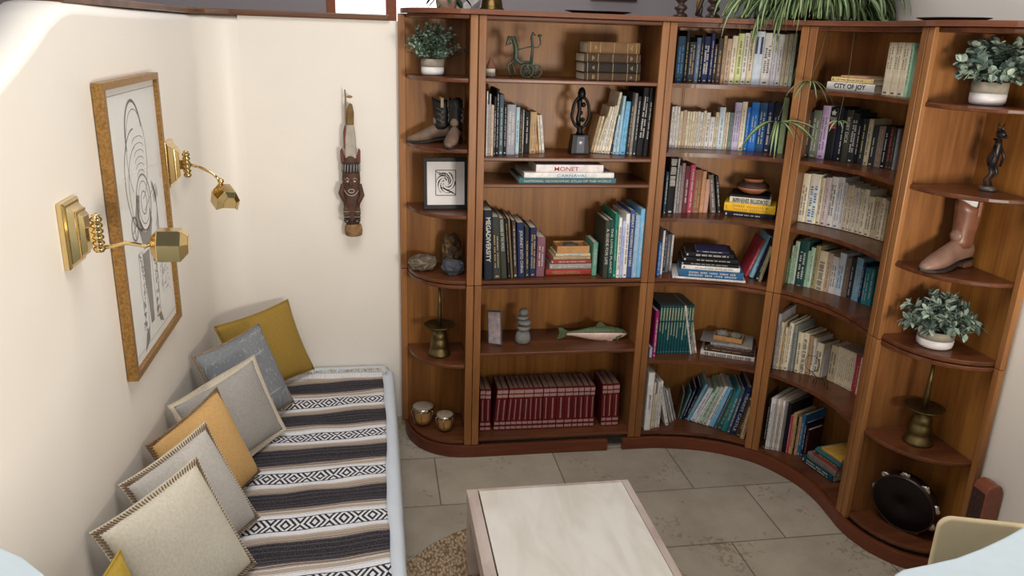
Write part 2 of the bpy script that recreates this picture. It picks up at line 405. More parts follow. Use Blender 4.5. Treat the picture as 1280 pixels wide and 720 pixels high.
plinth(resamp(split(po_, *gapx, False), 90), resamp(split(pi_, *gapx, False), 90), 'curved right run of the red-brown kick plinth')
BOOKS = [
('s1', 0.7618, -0.294, 1.733, 0.0, 9, 0.2419, 0.16, 0.0319, 'leather', 'gb', None),
('s1', 0.7599, -0.294, 1.7655, 0.0, 9, 0.2441, 0.16, 0.0407, 'leatherk', 'gb', None),
('s1', 0.7572, -0.294, 1.8068, 0.0, 9, 0.2431, 0.16, 0.0359, 'leather', 'gb', None),
('s1', 0.7691, -0.294, 1.8434, 0.0, 9, 0.2251, 0.15, 0.0454, 'leathert', 'gb', None),
('s2', 0.3549, -0.2826, 1.4124999999999999, 0.0, 0.0, 0.0049, 0.193, 0.2675, 'W', 'k', None),
('s2', 0.361, -0.2799, 1.4124999999999999, 0.0, 0.0, 0.0055, 0.154, 0.2135, 'LGY', 'k', None),
('s2', 0.3676, -0.277, 1.4124999999999999, 0.0, 0.0, 0.006, 0.185, 0.2566, 'LGY', 'k', None),
('s2', 0.375, -0.2738, 1.4124999999999999, 0.0, 0.0, 0.0129, 0.152, 0.2105, 'PT', 'k', None),
('s2', 0.3896, -0.2674, 1.4124999999999999, 0.0, 0.0, 0.0084, 0.175, 0.2428, 'DK', 'w', None),
('s2', 0.3995, -0.2631, 1.4124999999999999, 0.0, 0.0, 0.0112, 0.2, 0.2751, 'K', 'w', None),
('s2', 0.4124, -0.2575, 1.4124999999999999, 0.0, 0.0, 0.0194, 0.182, 0.2533, 'SL', 'w', None),
('s2', 0.4341, -0.2481, 1.4124999999999999, 0.0, 0.0, 0.0131, 0.155, 0.2148, 'K', 'w', None),
('s2', 0.449, -0.2417, 1.4124999999999999, 0.0, 0.0, 0.0375, 0.152, 0.2117, 'GYB', 'w', None),
('s2', 0.4905, -0.2241, 1.4124999999999999, 0.0, 0.0, 0.0167, 0.144, 0.1998, 'PB', 'k', None),
('s2', 0.5095, -0.216, 1.4124999999999999, 0.0, 0.0, 0.0097, 0.134, 0.1855, 'DB', 'g', None),
('s2', 0.5209, -0.2112, 1.4124999999999999, 0.0, 0.0, 0.0086, 0.135, 0.188, 'GY', 'w', None),
('s2', 0.5312, -0.207, 1.4124999999999999, 0.0, 0.0, 0.024, 0.129, 0.1794, 'K', 'w', None),
('s2', 0.5582, -0.1957, 1.4124999999999999, 0.0, 0.0, 0.03, 0.129, 0.1787, 'TN', 'k', None),
('s2', 0.5919, -0.1819, 1.4124999999999999, 0.0, -0.132, 0.0122, 0.119, 0.1649, 'OT', 'k', None),
('s2', 0.6076, -0.1755, 1.4124999999999999, 0.0, -0.105, 0.0099, 0.118, 0.164, 'C', 'k', None),
('s2', 0.6207, -0.1701, 1.4124999999999999, 0.0, -0.114, 0.0123, 0.118, 0.1638, 'W', 'k', None),
('s2r', 0.8562, -0.157, 1.4124999999999999, 0.0, 0.2, 0.0113, 0.11, 0.1632, 'TN', 'k', None),
('s2r', 0.8664, -0.1627, 1.4124999999999999, 0.0, 0.208, 0.0107, 0.116, 0.1643, 'C', 'k', None),
('s2r', 0.8772, -0.1682, 1.4124999999999999, 0.0, 0.251, 0.0112, 0.114, 0.1578, 'IV', 'k', None),
('s2r', 0.8886, -0.1739, 1.4124999999999999, 0.0, 0.2, 0.0119, 0.127, 0.2086, 'C', 'k', None),
('s2r', 0.903, -0.1799, 1.4124999999999999, 0.0, 0.197, 0.015, 0.133, 0.2074, 'W', 'k', None),
('s2r', 0.9138, -0.1874, 1.4124999999999999, 0.0, 0.17, 0.012, 0.14, 0.2131, 'IV', 'k', None),
('s2r', 0.9256, -0.1934, 1.4124999999999999, 0.0, 0.144, 0.0126, 0.146, 0.2705, 'IV', 'k', None),
('s2r', 0.9348, -0.1997, 1.4124999999999999, 0.0, 0.129, 0.0102, 0.122, 0.1697, 'N', 'w', None),
('s2r', 0.9493, -0.2049, 1.4124999999999999, 0.0, 0.096, 0.0152, 0.124, 0.1725, 'PB', 'k', None),
('s2r', 0.9606, -0.2124, 1.4124999999999999, 0.0, 0.067, 0.0127, 0.164, 0.2547, 'PB', 'b', None),
('s2r', 0.9908, -0.2187, 1.4124999999999999, 0.0, 0.08, 0.0312, 0.167, 0.2313, 'LB', 'k', None),
('s2r', 1.0002, -0.2337, 1.4124999999999999, 0.0, 0.045, 0.0134, 0.185, 0.2719, 'DK', 'g', None),
('s2r', 1.0134, -0.2403, 1.4124999999999999, 0.0, 0.031, 0.0146, 0.192, 0.2696, 'GY', 'w', None),
('s2r', 1.0271, -0.2475, 1.4124999999999999, 0.0, 0.035, 0.0152, 0.185, 0.2564, 'DK', 'w', None),
('s2r', 1.0579, -0.255, 1.4124999999999999, 0.0, 0.051, 0.0325, 0.206, 0.2939, 'K', 'w', None),
('s2r', 1.0746, -0.2706, 1.4124999999999999, 0.0, 0.031, 0.0213, 0.213, 0.2952, 'K', 'w', None),
('s3', 0.4981, -0.3094, 1.299, 0.0, 9, 0.4283, 0.26, 0.0245, 'TG', 'w', 'NATIONAL GEOGRAPHIC ATLAS OF THE WORLD'),
('s3', 0.5193, -0.3094, 1.3241, 0.0, 9, 0.397, 0.25, 0.0225, 'W', 'b', 'CARNAVAL'),
('s3', 0.5696, -0.3094, 1.3472, 0.0, 9, 0.2969, 0.22, 0.0339, 'WP', 'r', 'MONET'),
('s4', 0.3577, -0.3032, 0.8694999999999999, 0.0, -0.029, 0.0384, 0.225, 0.3129, 'DN', 'w', 'MEGADIVERSITY'),
('s4', 0.3979, -0.2967, 0.8694999999999999, 0.0, -0.056, 0.0362, 0.202, 0.2811, 'DKG', 'g', None),
('s4', 0.436, -0.2907, 0.8694999999999999, 0.0, -0.076, 0.0261, 0.198, 0.2751, 'DKO', 'w', 'WONDERS OF THE WORLD'),
('s4', 0.4668, -0.2858, 0.8694999999999999, 0.0, -0.086, 0.0124, 0.195, 0.2711, 'K', 'g', None),
('s4', 0.4811, -0.2836, 0.8694999999999999, 0.0, -0.086, 0.0094, 0.197, 0.2735, 'TNB', 'k', None),
('s4', 0.4929, -0.2817, 0.8694999999999999, 0.0, -0.065, 0.0173, 0.19, 0.2635, 'DB', 'w', None),
('s4', 0.5135, -0.2785, 0.8694999999999999, 0.0, -0.052, 0.0313, 0.182, 0.2523, 'N', 'w', 'JOURNEY INTO CHINA'),
('s4', 0.5466, -0.2733, 0.8694999999999999, 0.0, -0.038, 0.0186, 0.166, 0.2308, 'DK', 'g', None),
('s4', 0.5667, -0.2702, 0.8694999999999999, 0.0, -0.019, 0.0297, 0.163, 0.2267, 'N', 'g', None),
('s4', 0.5983, -0.2653, 0.8694999999999999, 0.0, 0.0, 0.0372, 0.131, 0.1814, 'LM', 'w', None),
('s4k', 0.6462, -0.2518, 0.869, 0.0, 9, 0.2147, 0.15, 0.0269, 'R', 'g', 'MIDDLE AMERICA'),
('s4k', 0.6622, -0.2518, 0.8965, 0.0, 9, 0.1966, 0.15, 0.0257, 'GYW', 'w', None),
('s4k', 0.666, -0.2518, 0.9228, 0.0, 9, 0.1878, 0.14, 0.0183, 'RB', 'w', None),
('s4k', 0.6782, -0.2518, 0.9417, 0.0, 9, 0.1721, 0.13, 0.0141, 'TN', 'k', None),
('s4k', 0.6879, -0.2518, 0.9564, 0.0, 9, 0.1616, 0.13, 0.014, 'CB', 'b', None),
('s4p', 0.8578, -0.2661, 0.8694999999999999, 0.0, 0.0, 0.022, 0.15, 0.1542, 'GW', 'w', 'PORTUGAL'),
('s4r', 0.8973, -0.3075, 0.8694999999999999, 0.0, -0.01, 0.0236, 0.192, 0.2663, 'MOSS', 'w', 'A GUIDE FOR LIFE'),
('s4r', 0.9217, -0.3077, 0.8694999999999999, 0.0, -0.022, 0.0199, 0.193, 0.2681, 'DT', 'w', 'THE LIVING PLANET'),
('s4r', 0.9423, -0.3079, 0.8694999999999999, 0.0, -0.018, 0.0161, 0.213, 0.2964, 'TGR', 'w', None),
('s4r', 0.9592, -0.3081, 0.8694999999999999, 0.0, -0.012, 0.0149, 0.2, 0.2782, 'W', 'k', None),
('s4r', 0.9749, -0.3082, 0.8694999999999999, 0.0, -0.005, 0.0143, 0.19, 0.2642, 'PPL', 'b', None),
('s4r', 0.99, -0.3084, 0.8694999999999999, 0.0, -0.01, 0.0188, 0.213, 0.2962, 'W', 'k', None),
('s4r', 1.0095, -0.3086, 0.8694999999999999, 0.0, -0.007, 0.0213, 0.224, 0.3112, 'NW', 'w', 'GREAT MODERN MASTERS'),
('s4r', 1.0556, -0.3089, 0.8694999999999999, 0.0, 0.001, 0.0233, 0.209, 0.29, 'LBG', 'w', None),
('s4r', 1.0556, -0.3092, 0.8694999999999999, 0.0, -0.005, 0.0201, 0.228, 0.3172, 'LB', 'w', None),
('s6', 0.3595, -0.2423, 0.0905, 0.0, 0.0, 0.0246, 0.158, 0.2193, 'MR', 'gs', None),
('s6', 0.3848, -0.2428, 0.0905, 0.0, 0.0, 0.0264, 0.156, 0.2171, 'MR', 'gs', None),
('s6', 0.452, -0.2435, 0.0905, 0.0, 0.071, 0.0265, 0.157, 0.218, 'MR', 'gs', None),
('s6', 0.4818, -0.244, 0.0905, 0.0, 0.06, 0.029, 0.157, 0.2181, 'MR', 'gs', None),
('s6', 0.5067, -0.2446, 0.0905, 0.0, 0.075, 0.0241, 0.157, 0.2181, 'MR', 'gs', None),
('s6', 0.5342, -0.245, 0.0905, 0.0, 0.062, 0.0267, 0.157, 0.2182, 'MR', 'gs', None),
('s6', 0.5629, -0.2455, 0.0905, 0.0, 0.04, 0.028, 0.157, 0.2183, 'MR', 'gs', None),
('s6', 0.5905, -0.246, 0.0905, 0.0, 0.033, 0.0268, 0.157, 0.2183, 'MR', 'gs', None),
('s6', 0.6138, -0.2465, 0.0905, 0.0, 0.011, 0.0226, 0.157, 0.2185, 'MR', 'gs', None),
('s6', 0.6409, -0.247, 0.0905, 0.0, 0.012, 0.0263, 0.158, 0.2188, 'MR', 'gs', None),
('s6', 0.6408, -0.2475, 0.0905, 0.0, -0.001, 0.0215, 0.158, 0.219, 'MR', 'gs', None),
('s6', 0.6921, -0.2479, 0.0905, 0.0, 0.002, 0.0283, 0.158, 0.2193, 'MR', 'gs', None),
('s6', 0.692, -0.2484, 0.0905, 0.0, -0.005, 0.0384, 0.158, 0.2194, 'MR', 'gs', None),
('s6', 0.731, -0.2492, 0.0905, 0.0, -0.003, 0.0397, 0.158, 0.219, 'MR', 'gs', None),
('s6', 0.7714, -0.2499, 0.0905, 0.0, -0.011, 0.0399, 0.158, 0.2188, 'MR', 'gs', None),
('s6', 0.8119, -0.2507, 0.0905, 0.0, -0.017, 0.0268, 0.157, 0.2185, 'MR', 'gs', None),
('s6', 0.8393, -0.2512, 0.0905, 0.0, -0.017, 0.0268, 0.157, 0.2186, 'MR', 'gs', None),
('s6', 0.8669, -0.2518, 0.0905, 0.0, -0.016, 0.0294, 0.157, 0.2187, 'MR', 'gs', None),
('s6', 0.897, -0.2524, 0.0905, 0.0, -0.013, 0.0232, 0.157, 0.2187, 'MR', 'gs', None),
('s6', 0.9574, -0.2536, 0.0905, 0.0, -0.019, 0.0233, 0.162, 0.2251, 'MR', 'gs', None),
('s6', 0.9813, -0.2541, 0.0905, 0.0, -0.018, 0.0297, 0.161, 0.2243, 'MR', 'gs', None),
('s6', 1.0117, -0.2548, 0.0905, 0.0, -0.021, 0.0323, 0.163, 0.2259, 'MR', 'gs', None),
('a1', 1.1956, -0.1985, 1.7315, -0.063, 0.0, 0.0353, 0.138, 0.1912, 'KB', 'b', None),
('a1', 1.2323, -0.1989, 1.7315, -0.123, 0.0, 0.0158, 0.145, 0.2164, 'K', 'g', None),
('a1', 1.249, -0.2002, 1.7315, -0.149, 0.0, 0.0298, 0.121, 0.1687, 'DKB', 'g', None),
('a1', 1.2793, -0.2047, 1.7315, -0.15, 0.0, 0.0194, 0.135, 0.1873, 'SB', 'w', None),
('a1', 1.2997, -0.2067, 1.7315, -0.163, 0.0, 0.0109, 0.141, 0.1989, 'K', 'w', None),
('a1', 1.3116, -0.2081, 1.7315, -0.186, 0.0, 0.0282, 0.139, 0.1936, 'N', 'w', None),
('a1', 1.3406, -0.2121, 1.7315, -0.214, 0.0, 0.0178, 0.139, 0.2076, 'N', 'w', None),
('a1', 1.3591, -0.2152, 1.7315, -0.233, 0.0, 0.0131, 0.118, 0.1634, 'DB', 'w', None),
('a1', 1.3729, -0.2178, 1.7315, -0.254, 0.0, 0.0213, 0.134, 0.1868, 'DKM', 'g', None),
('a1', 1.3948, -0.2223, 1.7315, -0.273, 0.0, 0.0139, 0.137, 0.1989, 'TN', 'k', None),
('a1', 1.4093, -0.2256, 1.7315, -0.29, 0.0, 0.0207, 0.135, 0.1871, 'PT', 'k', None),
('a1', 1.4303, -0.2308, 1.7315, -0.309, 0.0, 0.0225, 0.135, 0.2001, 'IV', 'k', None),
('a1', 1.453, -0.2368, 1.7315, -0.337, 0.0, 0.0264, 0.134, 0.2105, 'YG', 'k', None),
('a1', 1.4793, -0.2445, 1.7315, -0.368, 0.0, 0.0204, 0.132, 0.2135, 'W', 'k', None),
('a1', 1.4996, -0.2512, 1.7315, -0.402, 0.0, 0.0231, 0.131, 0.2229, 'C', 'k', None),
('a1', 1.5221, -0.2594, 1.7315, -0.451, 0.0, 0.0368, 0.13, 0.2215, 'PW', 'nb', None),
('a1', 1.5568, -0.2741, 1.7315, -0.51, 0.0, 0.0375, 0.128, 0.2161, 'W', 'k', None),
('a1', 1.5911, -0.2911, 1.7315, -0.551, 0.0, 0.0214, 0.126, 0.2142, 'WL', 'b', None),
('a1', 1.6106, -0.3017, 1.7315, -0.575, 0.0, 0.0214, 0.125, 0.2123, 'W', 'k', None),
('a1', 1.6297, -0.3127, 1.7315, -0.595, 0.0, 0.0156, 0.124, 0.213, 'C', None, None),
('a1', 1.6437, -0.3212, 1.7315, -0.613, 0.0, 0.0169, 0.123, 0.2148, 'C', 'k', None),
('a1', 1.6586, -0.3305, 1.7315, -0.63, 0.0, 0.0146, 0.122, 0.2174, 'GG', 'k', None),
('a2', 1.21, -0.1628, 1.4395, -0.056, 0.0, 0.0127, 0.11, 0.1825, 'W', 'k', None),
('a2', 1.2235, -0.1635, 1.4395, -0.079, 0.0, 0.0121, 0.11, 0.1847, 'W', 'k', None),
('a2', 1.2364, -0.1645, 1.4395, -0.115, 0.0, 0.0125, 0.11, 0.1832, 'W', 'k', None),
('a2', 1.2496, -0.1661, 1.4395, -0.167, 0.0, 0.0138, 0.11, 0.163, 'C', 'k', None),
('a2', 1.2639, -0.1685, 1.4395, -0.175, 0.0, 0.0162, 0.11, 0.1681, 'PT', 'k', None),
('a2', 1.2803, -0.1722, 1.4395, -0.149, 0.0, 0.0114, 0.11, 0.1632, 'IV', 'k', None),
('a2', 1.2924, -0.1739, 1.4395, -0.15, 0.0, 0.0114, 0.11, 0.1626, 'C', 'k', None),
('a2', 1.3045, -0.1758, 1.4395, -0.163, 0.0, 0.0114, 0.11, 0.1639, 'IV', 'k', None),
('a2', 1.3165, -0.1777, 1.4395, -0.176, 0.0, 0.0113, 0.11, 0.1633, 'C', 'k', None),
('a2', 1.3284, -0.1799, 1.4395, -0.189, 0.0, 0.0113, 0.11, 0.1647, 'W', 'k', None),
('a2', 1.3403, -0.1821, 1.4395, -0.203, 0.0, 0.0122, 0.11, 0.1614, 'W', 'k', None),
('a2', 1.3531, -0.1848, 1.4395, -0.218, 0.0, 0.0127, 0.11, 0.1684, 'C', 'k', None),
('a2', 1.3662, -0.1877, 1.4395, -0.237, 0.0, 0.0184, 0.11, 0.1614, 'W', 'k', None),
('a2', 1.3848, -0.1922, 1.4395, -0.259, 0.0, 0.0207, 0.102, 0.142, 'W', 'b', None),
('a2', 1.4056, -0.1977, 1.4395, -0.277, 0.0, 0.0144, 0.11, 0.1639, 'C', 'k', None),
('a2', 1.4202, -0.2018, 1.4395, -0.295, 0.0, 0.0267, 0.11, 0.1865, 'PW', 'k', None),
('a2', 1.4464, -0.2098, 1.4395, -0.311, 0.0, 0.0086, 0.11, 0.1658, 'C', 'k', None),
('a2', 1.4554, -0.2127, 1.4395, -0.32, 0.0, 0.0091, 0.11, 0.1671, 'IV', 'k', None),
('a2', 1.4648, -0.2158, 1.4395, -0.336, 0.0, 0.0175, 0.11, 0.1657, 'GYG', 'k', None),
('a2', 1.4821, -0.2218, 1.4395, -0.367, 0.0, 0.0286, 0.11, 0.2107, 'LI', 'k', None),
('a2', 1.5096, -0.2324, 1.4395, -0.404, 0.0, 0.0224, 0.11, 0.2153, 'IV', 'k', None),
('a2', 1.531, -0.2415, 1.4395, -0.435, 0.0, 0.0163, 0.11, 0.1925, 'B', 'w', None),
('a2', 1.5465, -0.2488, 1.4395, -0.476, 0.0, 0.0338, 0.11, 0.2151, 'B', 'w', None),
('a2', 1.5773, -0.2646, 1.4395, -0.526, 0.0, 0.0337, 0.11, 0.2147, 'NT', 'w', None),
('a2', 1.6071, -0.282, 1.4395, -0.563, 0.0, 0.0267, 0.11, 0.2185, 'N', 'w', None),
('a2', 1.6303, -0.2966, 1.4395, -0.596, 0.0, 0.0334, 0.11, 0.2175, 'DKN', 'w', None),
('a2', 1.6586, -0.3158, 1.4395, -0.626, 0.0, 0.0242, 0.11, 0.2423, 'GC', 'g', None),
('a3', 1.1863, -0.2277, 1.1444999999999999, -0.02, 0.0, 0.0127, 0.14, 0.1949, 'KB', 'w', None),
('a3', 1.2009, -0.2251, 1.1444999999999999, -0.02, 0.0, 0.0358, 0.173, 0.261, 'K', 'wb', None),
('a3', 1.2401, -0.2192, 1.1444999999999999, -0.02, 0.0, 0.0093, 0.164, 0.2547, 'LGY', 'k', None),
('a3', 1.2506, -0.2184, 1.1444999999999999, -0.02, 0.0, 0.0118, 0.16, 0.2223, 'GY', 'w', None),
('a3', 1.2633, -0.2182, 1.1444999999999999, -0.02, 0.0, 0.0158, 0.159, 0.2333, 'GYP', 'k', None),
('a3', 1.2804, -0.2174, 1.1444999999999999, -0.02, 0.0, 0.0239, 0.155, 0.2199, 'MR2', 'w', None),
('a3', 1.3062, -0.2155, 1.1444999999999999, -0.02, 0.0, 0.0235, 0.149, 0.226, 'P', 'w', None),
('a3', 1.3312, -0.2142, 1.1444999999999999, -0.02, 0.0, 0.0347, 0.143, 0.2019, 'BR', 'g', None),
('a3', 1.3673, -0.2135, 1.1444999999999999, -0.02, 0.0, 0.0185, 0.135, 0.1957, 'OT', 'g', None),
('a3', 1.3867, -0.2137, 1.1444999999999999, -0.02, 0.0, 0.0216, 0.115, 0.1594, 'PK', None, None),
('a3', 1.4241, -0.2151, 1.1444999999999999, -0.02, -0.172, 0.0259, 0.122, 0.1807, 'GYBR', 'w', None),
('a3', 1.4571, -0.2172, 1.1444999999999999, -0.02, -0.172, 0.0153, 0.114, 0.1763, 'DK', 'w', None),
('a3k', 1.4662, -0.2639, 1.144, -0.506, 9, 0.2149, 0.153, 0.0249, 'NK', 'w', None),
('a3k', 1.4636, -0.2625, 1.1695, -0.506, 9, 0.2242, 0.153, 0.0384, 'Y', 'y', None),
('a3k', 1.4817, -0.2725, 1.2084, -0.506, 9, 0.1795, 0.153, 0.0294, 'CW', 'k', 'BØRNENES BILLEDBOG'),
('a3k', 1.4823, -0.2729, 1.2385, -0.506, 9, 0.1701, 0.153, 0.01, 'K', None, None),
('a4', 1.1633, -0.2778, 0.8674999999999999, -0.02, 0.0, 0.0149, 0.112, 0.156, 'B', 'w', None),
('a4', 1.1865, -0.2588, 0.8674999999999999, -0.02, 0.0, 0.0111, 0.15, 0.208, 'W', 'k', None),
('a4', 1.2039, -0.2448, 0.8674999999999999, -0.02, 0.0, 0.0091, 0.144, 0.1994, 'DK', 'w', None),
('a4', 1.2184, -0.2332, 0.8674999999999999, -0.02, 0.0, 0.0201, 0.132, 0.1839, 'SLW', 'w', None),
('a4', 1.2486, -0.2105, 0.8674999999999999, -0.02, 0.0, 0.0112, 0.126, 0.1754, 'W', 'k', None),
('a4k', 1.2254, -0.3192, 0.867, -0.314, 9, 0.3253, 0.22, 0.0095, 'W', 'k', None),
('a4k', 1.2508, -0.3275, 0.8771, -0.314, 9, 0.2865, 0.2, 0.0355, 'BM', 'w', None),
('a4k', 1.2596, -0.3303, 0.9132, -0.314, 9, 0.2594, 0.19, 0.0204, 'W', 'k', None),
('a4k', 1.2521, -0.3279, 0.9341, -0.314, 9, 0.26, 0.19, 0.0153, 'K', 'w', None),
('a4k', 1.2603, -0.3305, 0.9501, -0.314, 9, 0.2444, 0.18, 0.0217, 'K', 'w', None),
('a4k', 1.2702, -0.3338, 0.9724, -0.314, 9, 0.2135, 0.17, 0.0231, 'K', 'w', None),
('a4k', 1.3148, -0.3482, 0.9961, -0.314, 9, 0.1448, 0.14, 0.0102, 'NL', 'w', None),
('a4r', 1.592, -0.3234, 0.8674999999999999, -0.25, 0.333, 0.0145, 0.15, 0.183, 'RP', 'w', None),
('a4r', 1.6118, -0.3522, 0.8674999999999999, -0.25, 0.306, 0.0245, 0.151, 0.2093, 'LBT', 'k', None),
('a4r', 1.6147, -0.386, 0.8674999999999999, -0.25, 0.258, 0.0165, 0.144, 0.1998, 'NK', 'w', None),
('a4r', 1.6177, -0.41, 0.8674999999999999, -0.25, 0.204, 0.0123, 0.121, 0.168, 'TNG', 'k', None),
('a5', 1.1599, -0.2889, 0.4595, -0.02, 0.0, 0.0139, 0.1, 0.0524, 'PPL', 'w', None),
('a5', 1.1765, -0.2841, 0.4595, -0.02, 0.0, 0.0178, 0.169, 0.2348, 'MG', 'w', None),
('a5t', 1.2084, -0.2534, 0.4595, -0.02, 0.0, 0.0134, 0.181, 0.252, 'TV', 'gt', None),
('a5t', 1.223, -0.2526, 0.4595, -0.02, 0.0, 0.0134, 0.181, 0.2514, 'TV', 'gt', None),
('a5t', 1.2374, -0.2522, 0.4595, -0.02, 0.0, 0.0134, 0.181, 0.2509, 'TV', 'gt', None),
('a5t', 1.2514, -0.2529, 0.4595, -0.02, 0.0, 0.0134, 0.181, 0.2508, 'TV', 'gt', None),
('a5t', 1.2652, -0.2543, 0.4595, -0.02, 0.0, 0.0134, 0.181, 0.2509, 'TV', 'gt', None),
('a5t', 1.2794, -0.2546, 0.4595, -0.02, 0.0, 0.0134, 0.18, 0.2506, 'TV', 'gt', None),
('a5t', 1.2936, -0.2549, 0.4595, -0.02, 0.0, 0.0135, 0.18, 0.2504, 'TV', 'gt', None),
('a5t', 1.3077, -0.2555, 0.4595, -0.02, 0.0, 0.0135, 0.18, 0.2502, 'TV', 'gt', None),
('a5t', 1.3218, -0.2562, 0.4595, -0.02, 0.0, 0.0135, 0.18, 0.2501, 'TV', 'gt', None),
('a5t', 1.3358, -0.2572, 0.4595, -0.02, 0.0, 0.0135, 0.18, 0.2501, 'TV', 'gt', None),
('a5t', 1.3497, -0.2584, 0.4595, -0.02, 0.0, 0.0135, 0.18, 0.2502, 'TV', 'gt', None),
('a5t', 1.3635, -0.2599, 0.4595, -0.02, 0.0, 0.0136, 0.18, 0.2503, 'TV', 'gt', None),
('a5', 1.3769, -0.2639, 0.4595, -0.02, -0.209, 0.0088, 0.181, 0.254, 'W', 'k', None),
('a5', 1.3913, -0.2564, 0.4595, -0.02, -0.211, 0.0099, 0.162, 0.2252, 'LGY', 'k', None),
('a5', 1.4071, -0.2483, 0.4595, -0.02, -0.215, 0.011, 0.141, 0.1959, 'IV', 'k', None),
('a5k', 1.4255, -0.2687, 0.459, -0.484, 9, 0.2519, 0.17, 0.0236, 'MW', 'kb', None),
('a5k', 1.439, -0.2757, 0.4832, -0.484, 9, 0.2328, 0.17, 0.0246, 'BL', 'g', None),
('a5k', 1.4504, -0.2817, 0.5084, -0.484, 9, 0.2188, 0.17, 0.0074, 'BL', 'w', None),
('a5k', 1.4627, -0.2882, 0.5164, -0.484, 9, 0.1929, 0.17, 0.0142, 'GYC', 'k', None),
('a5k', 1.4199, -0.2657, 0.5312, -0.484, 9, 0.1337, 0.15, 0.0023, 'GY', None, None),
('a6', 1.1602, -0.3112, 0.0885, 0.0, 0.0, 0.0314, 0.216, 0.3007, 'W', 'k', 'MAASAI'),
('a6', 1.1976, -0.2978, 0.0885, 0.0, 0.0, 0.0089, 0.175, 0.2432, 'IV', 'k', None),
('a6', 1.2089, -0.294, 0.0885, 0.0, 0.0, 0.0102, 0.129, 0.1795, 'C', 'k', None),
('a6', 1.2216, -0.2898, 0.0885, 0.0, 0.0, 0.0114, 0.172, 0.2385, 'W', 'k', None),
('a6', 1.2354, -0.2859, 0.0885, 0.0, 0.0, 0.0121, 0.175, 0.2426, 'W', 'k', None),
('a6', 1.2823, -0.2778, 0.0885, 0.0, -0.248, 0.0176, 0.153, 0.2119, 'W', 'k', None),
('a6', 1.3124, -0.2515, 0.0885, 0.0, -0.277, 0.0118, 0.142, 0.1967, 'LGY', 'k', None),
('a6', 1.333, -0.2338, 0.0885, 0.0, -0.279, 0.0096, 0.127, 0.176, 'W', 'k', None),
('a6', 1.3499, -0.2197, 0.0885, 0.0, -0.285, 0.0096, 0.128, 0.1784, 'LGY', 'k', None),
('a6r', 1.3775, -0.2124, 0.0885, -0.28, 0.114, 0.0079, 0.104, 0.1445, 'TNB', 'k', None),
('a6r', 1.3871, -0.2183, 0.0885, -0.28, 0.245, 0.0101, 0.113, 0.1575, 'TG', 'w', None),
('a6r', 1.3962, -0.2251, 0.0885, -0.28, 0.269, 0.01, 0.132, 0.183, 'N', 'w', None),
('a6r', 1.4065, -0.2323, 0.0885, -0.28, 0.316, 0.011, 0.14, 0.1945, 'NK', 'w', None),
('a6r', 1.4214, -0.2414, 0.0885, -0.28, 0.347, 0.0156, 0.148, 0.2151, 'LB2', 'w', None),
('a6r', 1.4436, -0.2549, 0.0885, -0.28, 0.374, 0.0235, 0.143, 0.1987, 'PW', 'r', None),
('a6r', 1.4522, -0.2684, 0.0885, -0.28, 0.397, 0.0118, 0.127, 0.1762, 'W', 'k', None),
('a6r', 1.4711, -0.2798, 0.0885, -0.28, 0.348, 0.0201, 0.154, 0.2138, 'PG', 'k', None),
('a6r', 1.4846, -0.294, 0.0885, -0.28, 0.311, 0.0168, 0.159, 0.2207, 'GG', 'k', None),
('a6r', 1.4961, -0.3064, 0.0885, -0.28, 0.316, 0.0144, 0.166, 0.2306, 'W', 'k', None),
('a6r', 1.5162, -0.3205, 0.0885, -0.28, 0.317, 0.0225, 0.164, 0.2275, 'LB', 'w', None),
('a6r', 1.5221, -0.3357, 0.0885, -0.28, 0.285, 0.0109, 0.159, 0.2205, 'SL', 'w', None),
('a6r', 1.5436, -0.3491, 0.0885, -0.28, 0.289, 0.0237, 0.156, 0.217, 'TF', 'g', None),
('a6r', 1.5604, -0.3699, 0.0885, -0.28, 0.228, 0.0234, 0.172, 0.2394, 'T', 'w', None),
('a6r', 1.5687, -0.3889, 0.0885, -0.28, 0.2, 0.0152, 0.175, 0.2429, 'SL', 'w', None),
('a6r', 1.5891, -0.406, 0.0885, -0.28, 0.216, 0.0251, 0.187, 0.2598, 'N', 'w', 'HEARST CASTLE'),
('a6r', 1.6056, -0.4299, 0.0885, -0.28, 0.229, 0.0249, 0.142, 0.1971, 'DB', 'g', None),
('a6r', 1.6147, -0.4524, 0.0885, -0.28, 0.14, 0.0181, 0.118, 0.1644, 'TN', 'k', None),
('b1k', 1.7402, -0.5044, 1.731, -1.129, 9, 0.2123, 0.16, 0.0335, 'W', 'kk', 'CITY OF JOY'),
('b1k', 1.7471, -0.5192, 1.7651, -1.129, 9, 0.1868, 0.15, 0.0193, 'YC', 'k', None),
('b1k', 1.7653, -0.5576, 1.7849, -1.129, 9, 0.1139, 0.12, 0.0075, 'PK', None, None),
('b1', 1.8274, -0.7466, 1.7315, -1.402, 0.0, 0.0378, 0.15, 0.1927, 'C', 'ks', None),
('b1', 1.8334, -0.7854, 1.7315, -1.47, 0.0, 0.0382, 0.15, 0.1934, 'C', 'ks', None),
('b1', 1.8368, -0.8249, 1.7315, -1.523, 0.0, 0.039, 0.15, 0.1931, 'C', 'ks', None),
('b1', 1.8383, -0.8652, 1.7315, -1.565, 0.0, 0.0168, 0.15, 0.1932, 'MT', 'k', None),
('b2', 1.7316, -0.4119, 1.4395, -0.802, 0.0, 0.0183, 0.138, 0.1921, 'DK', 'w', None),
('b2', 1.7456, -0.4244, 1.4395, -0.863, 0.0, 0.0348, 0.137, 0.2009, 'GYG2', 'w', None),
('b2', 1.7702, -0.4491, 1.4395, -0.938, 0.0, 0.0344, 0.134, 0.223, 'LIG', 'k', None),
('b2', 1.7924, -0.4752, 1.4395, -1.006, 0.0, 0.0345, 0.132, 0.2171, 'K', 'w', 'TEXAS'),
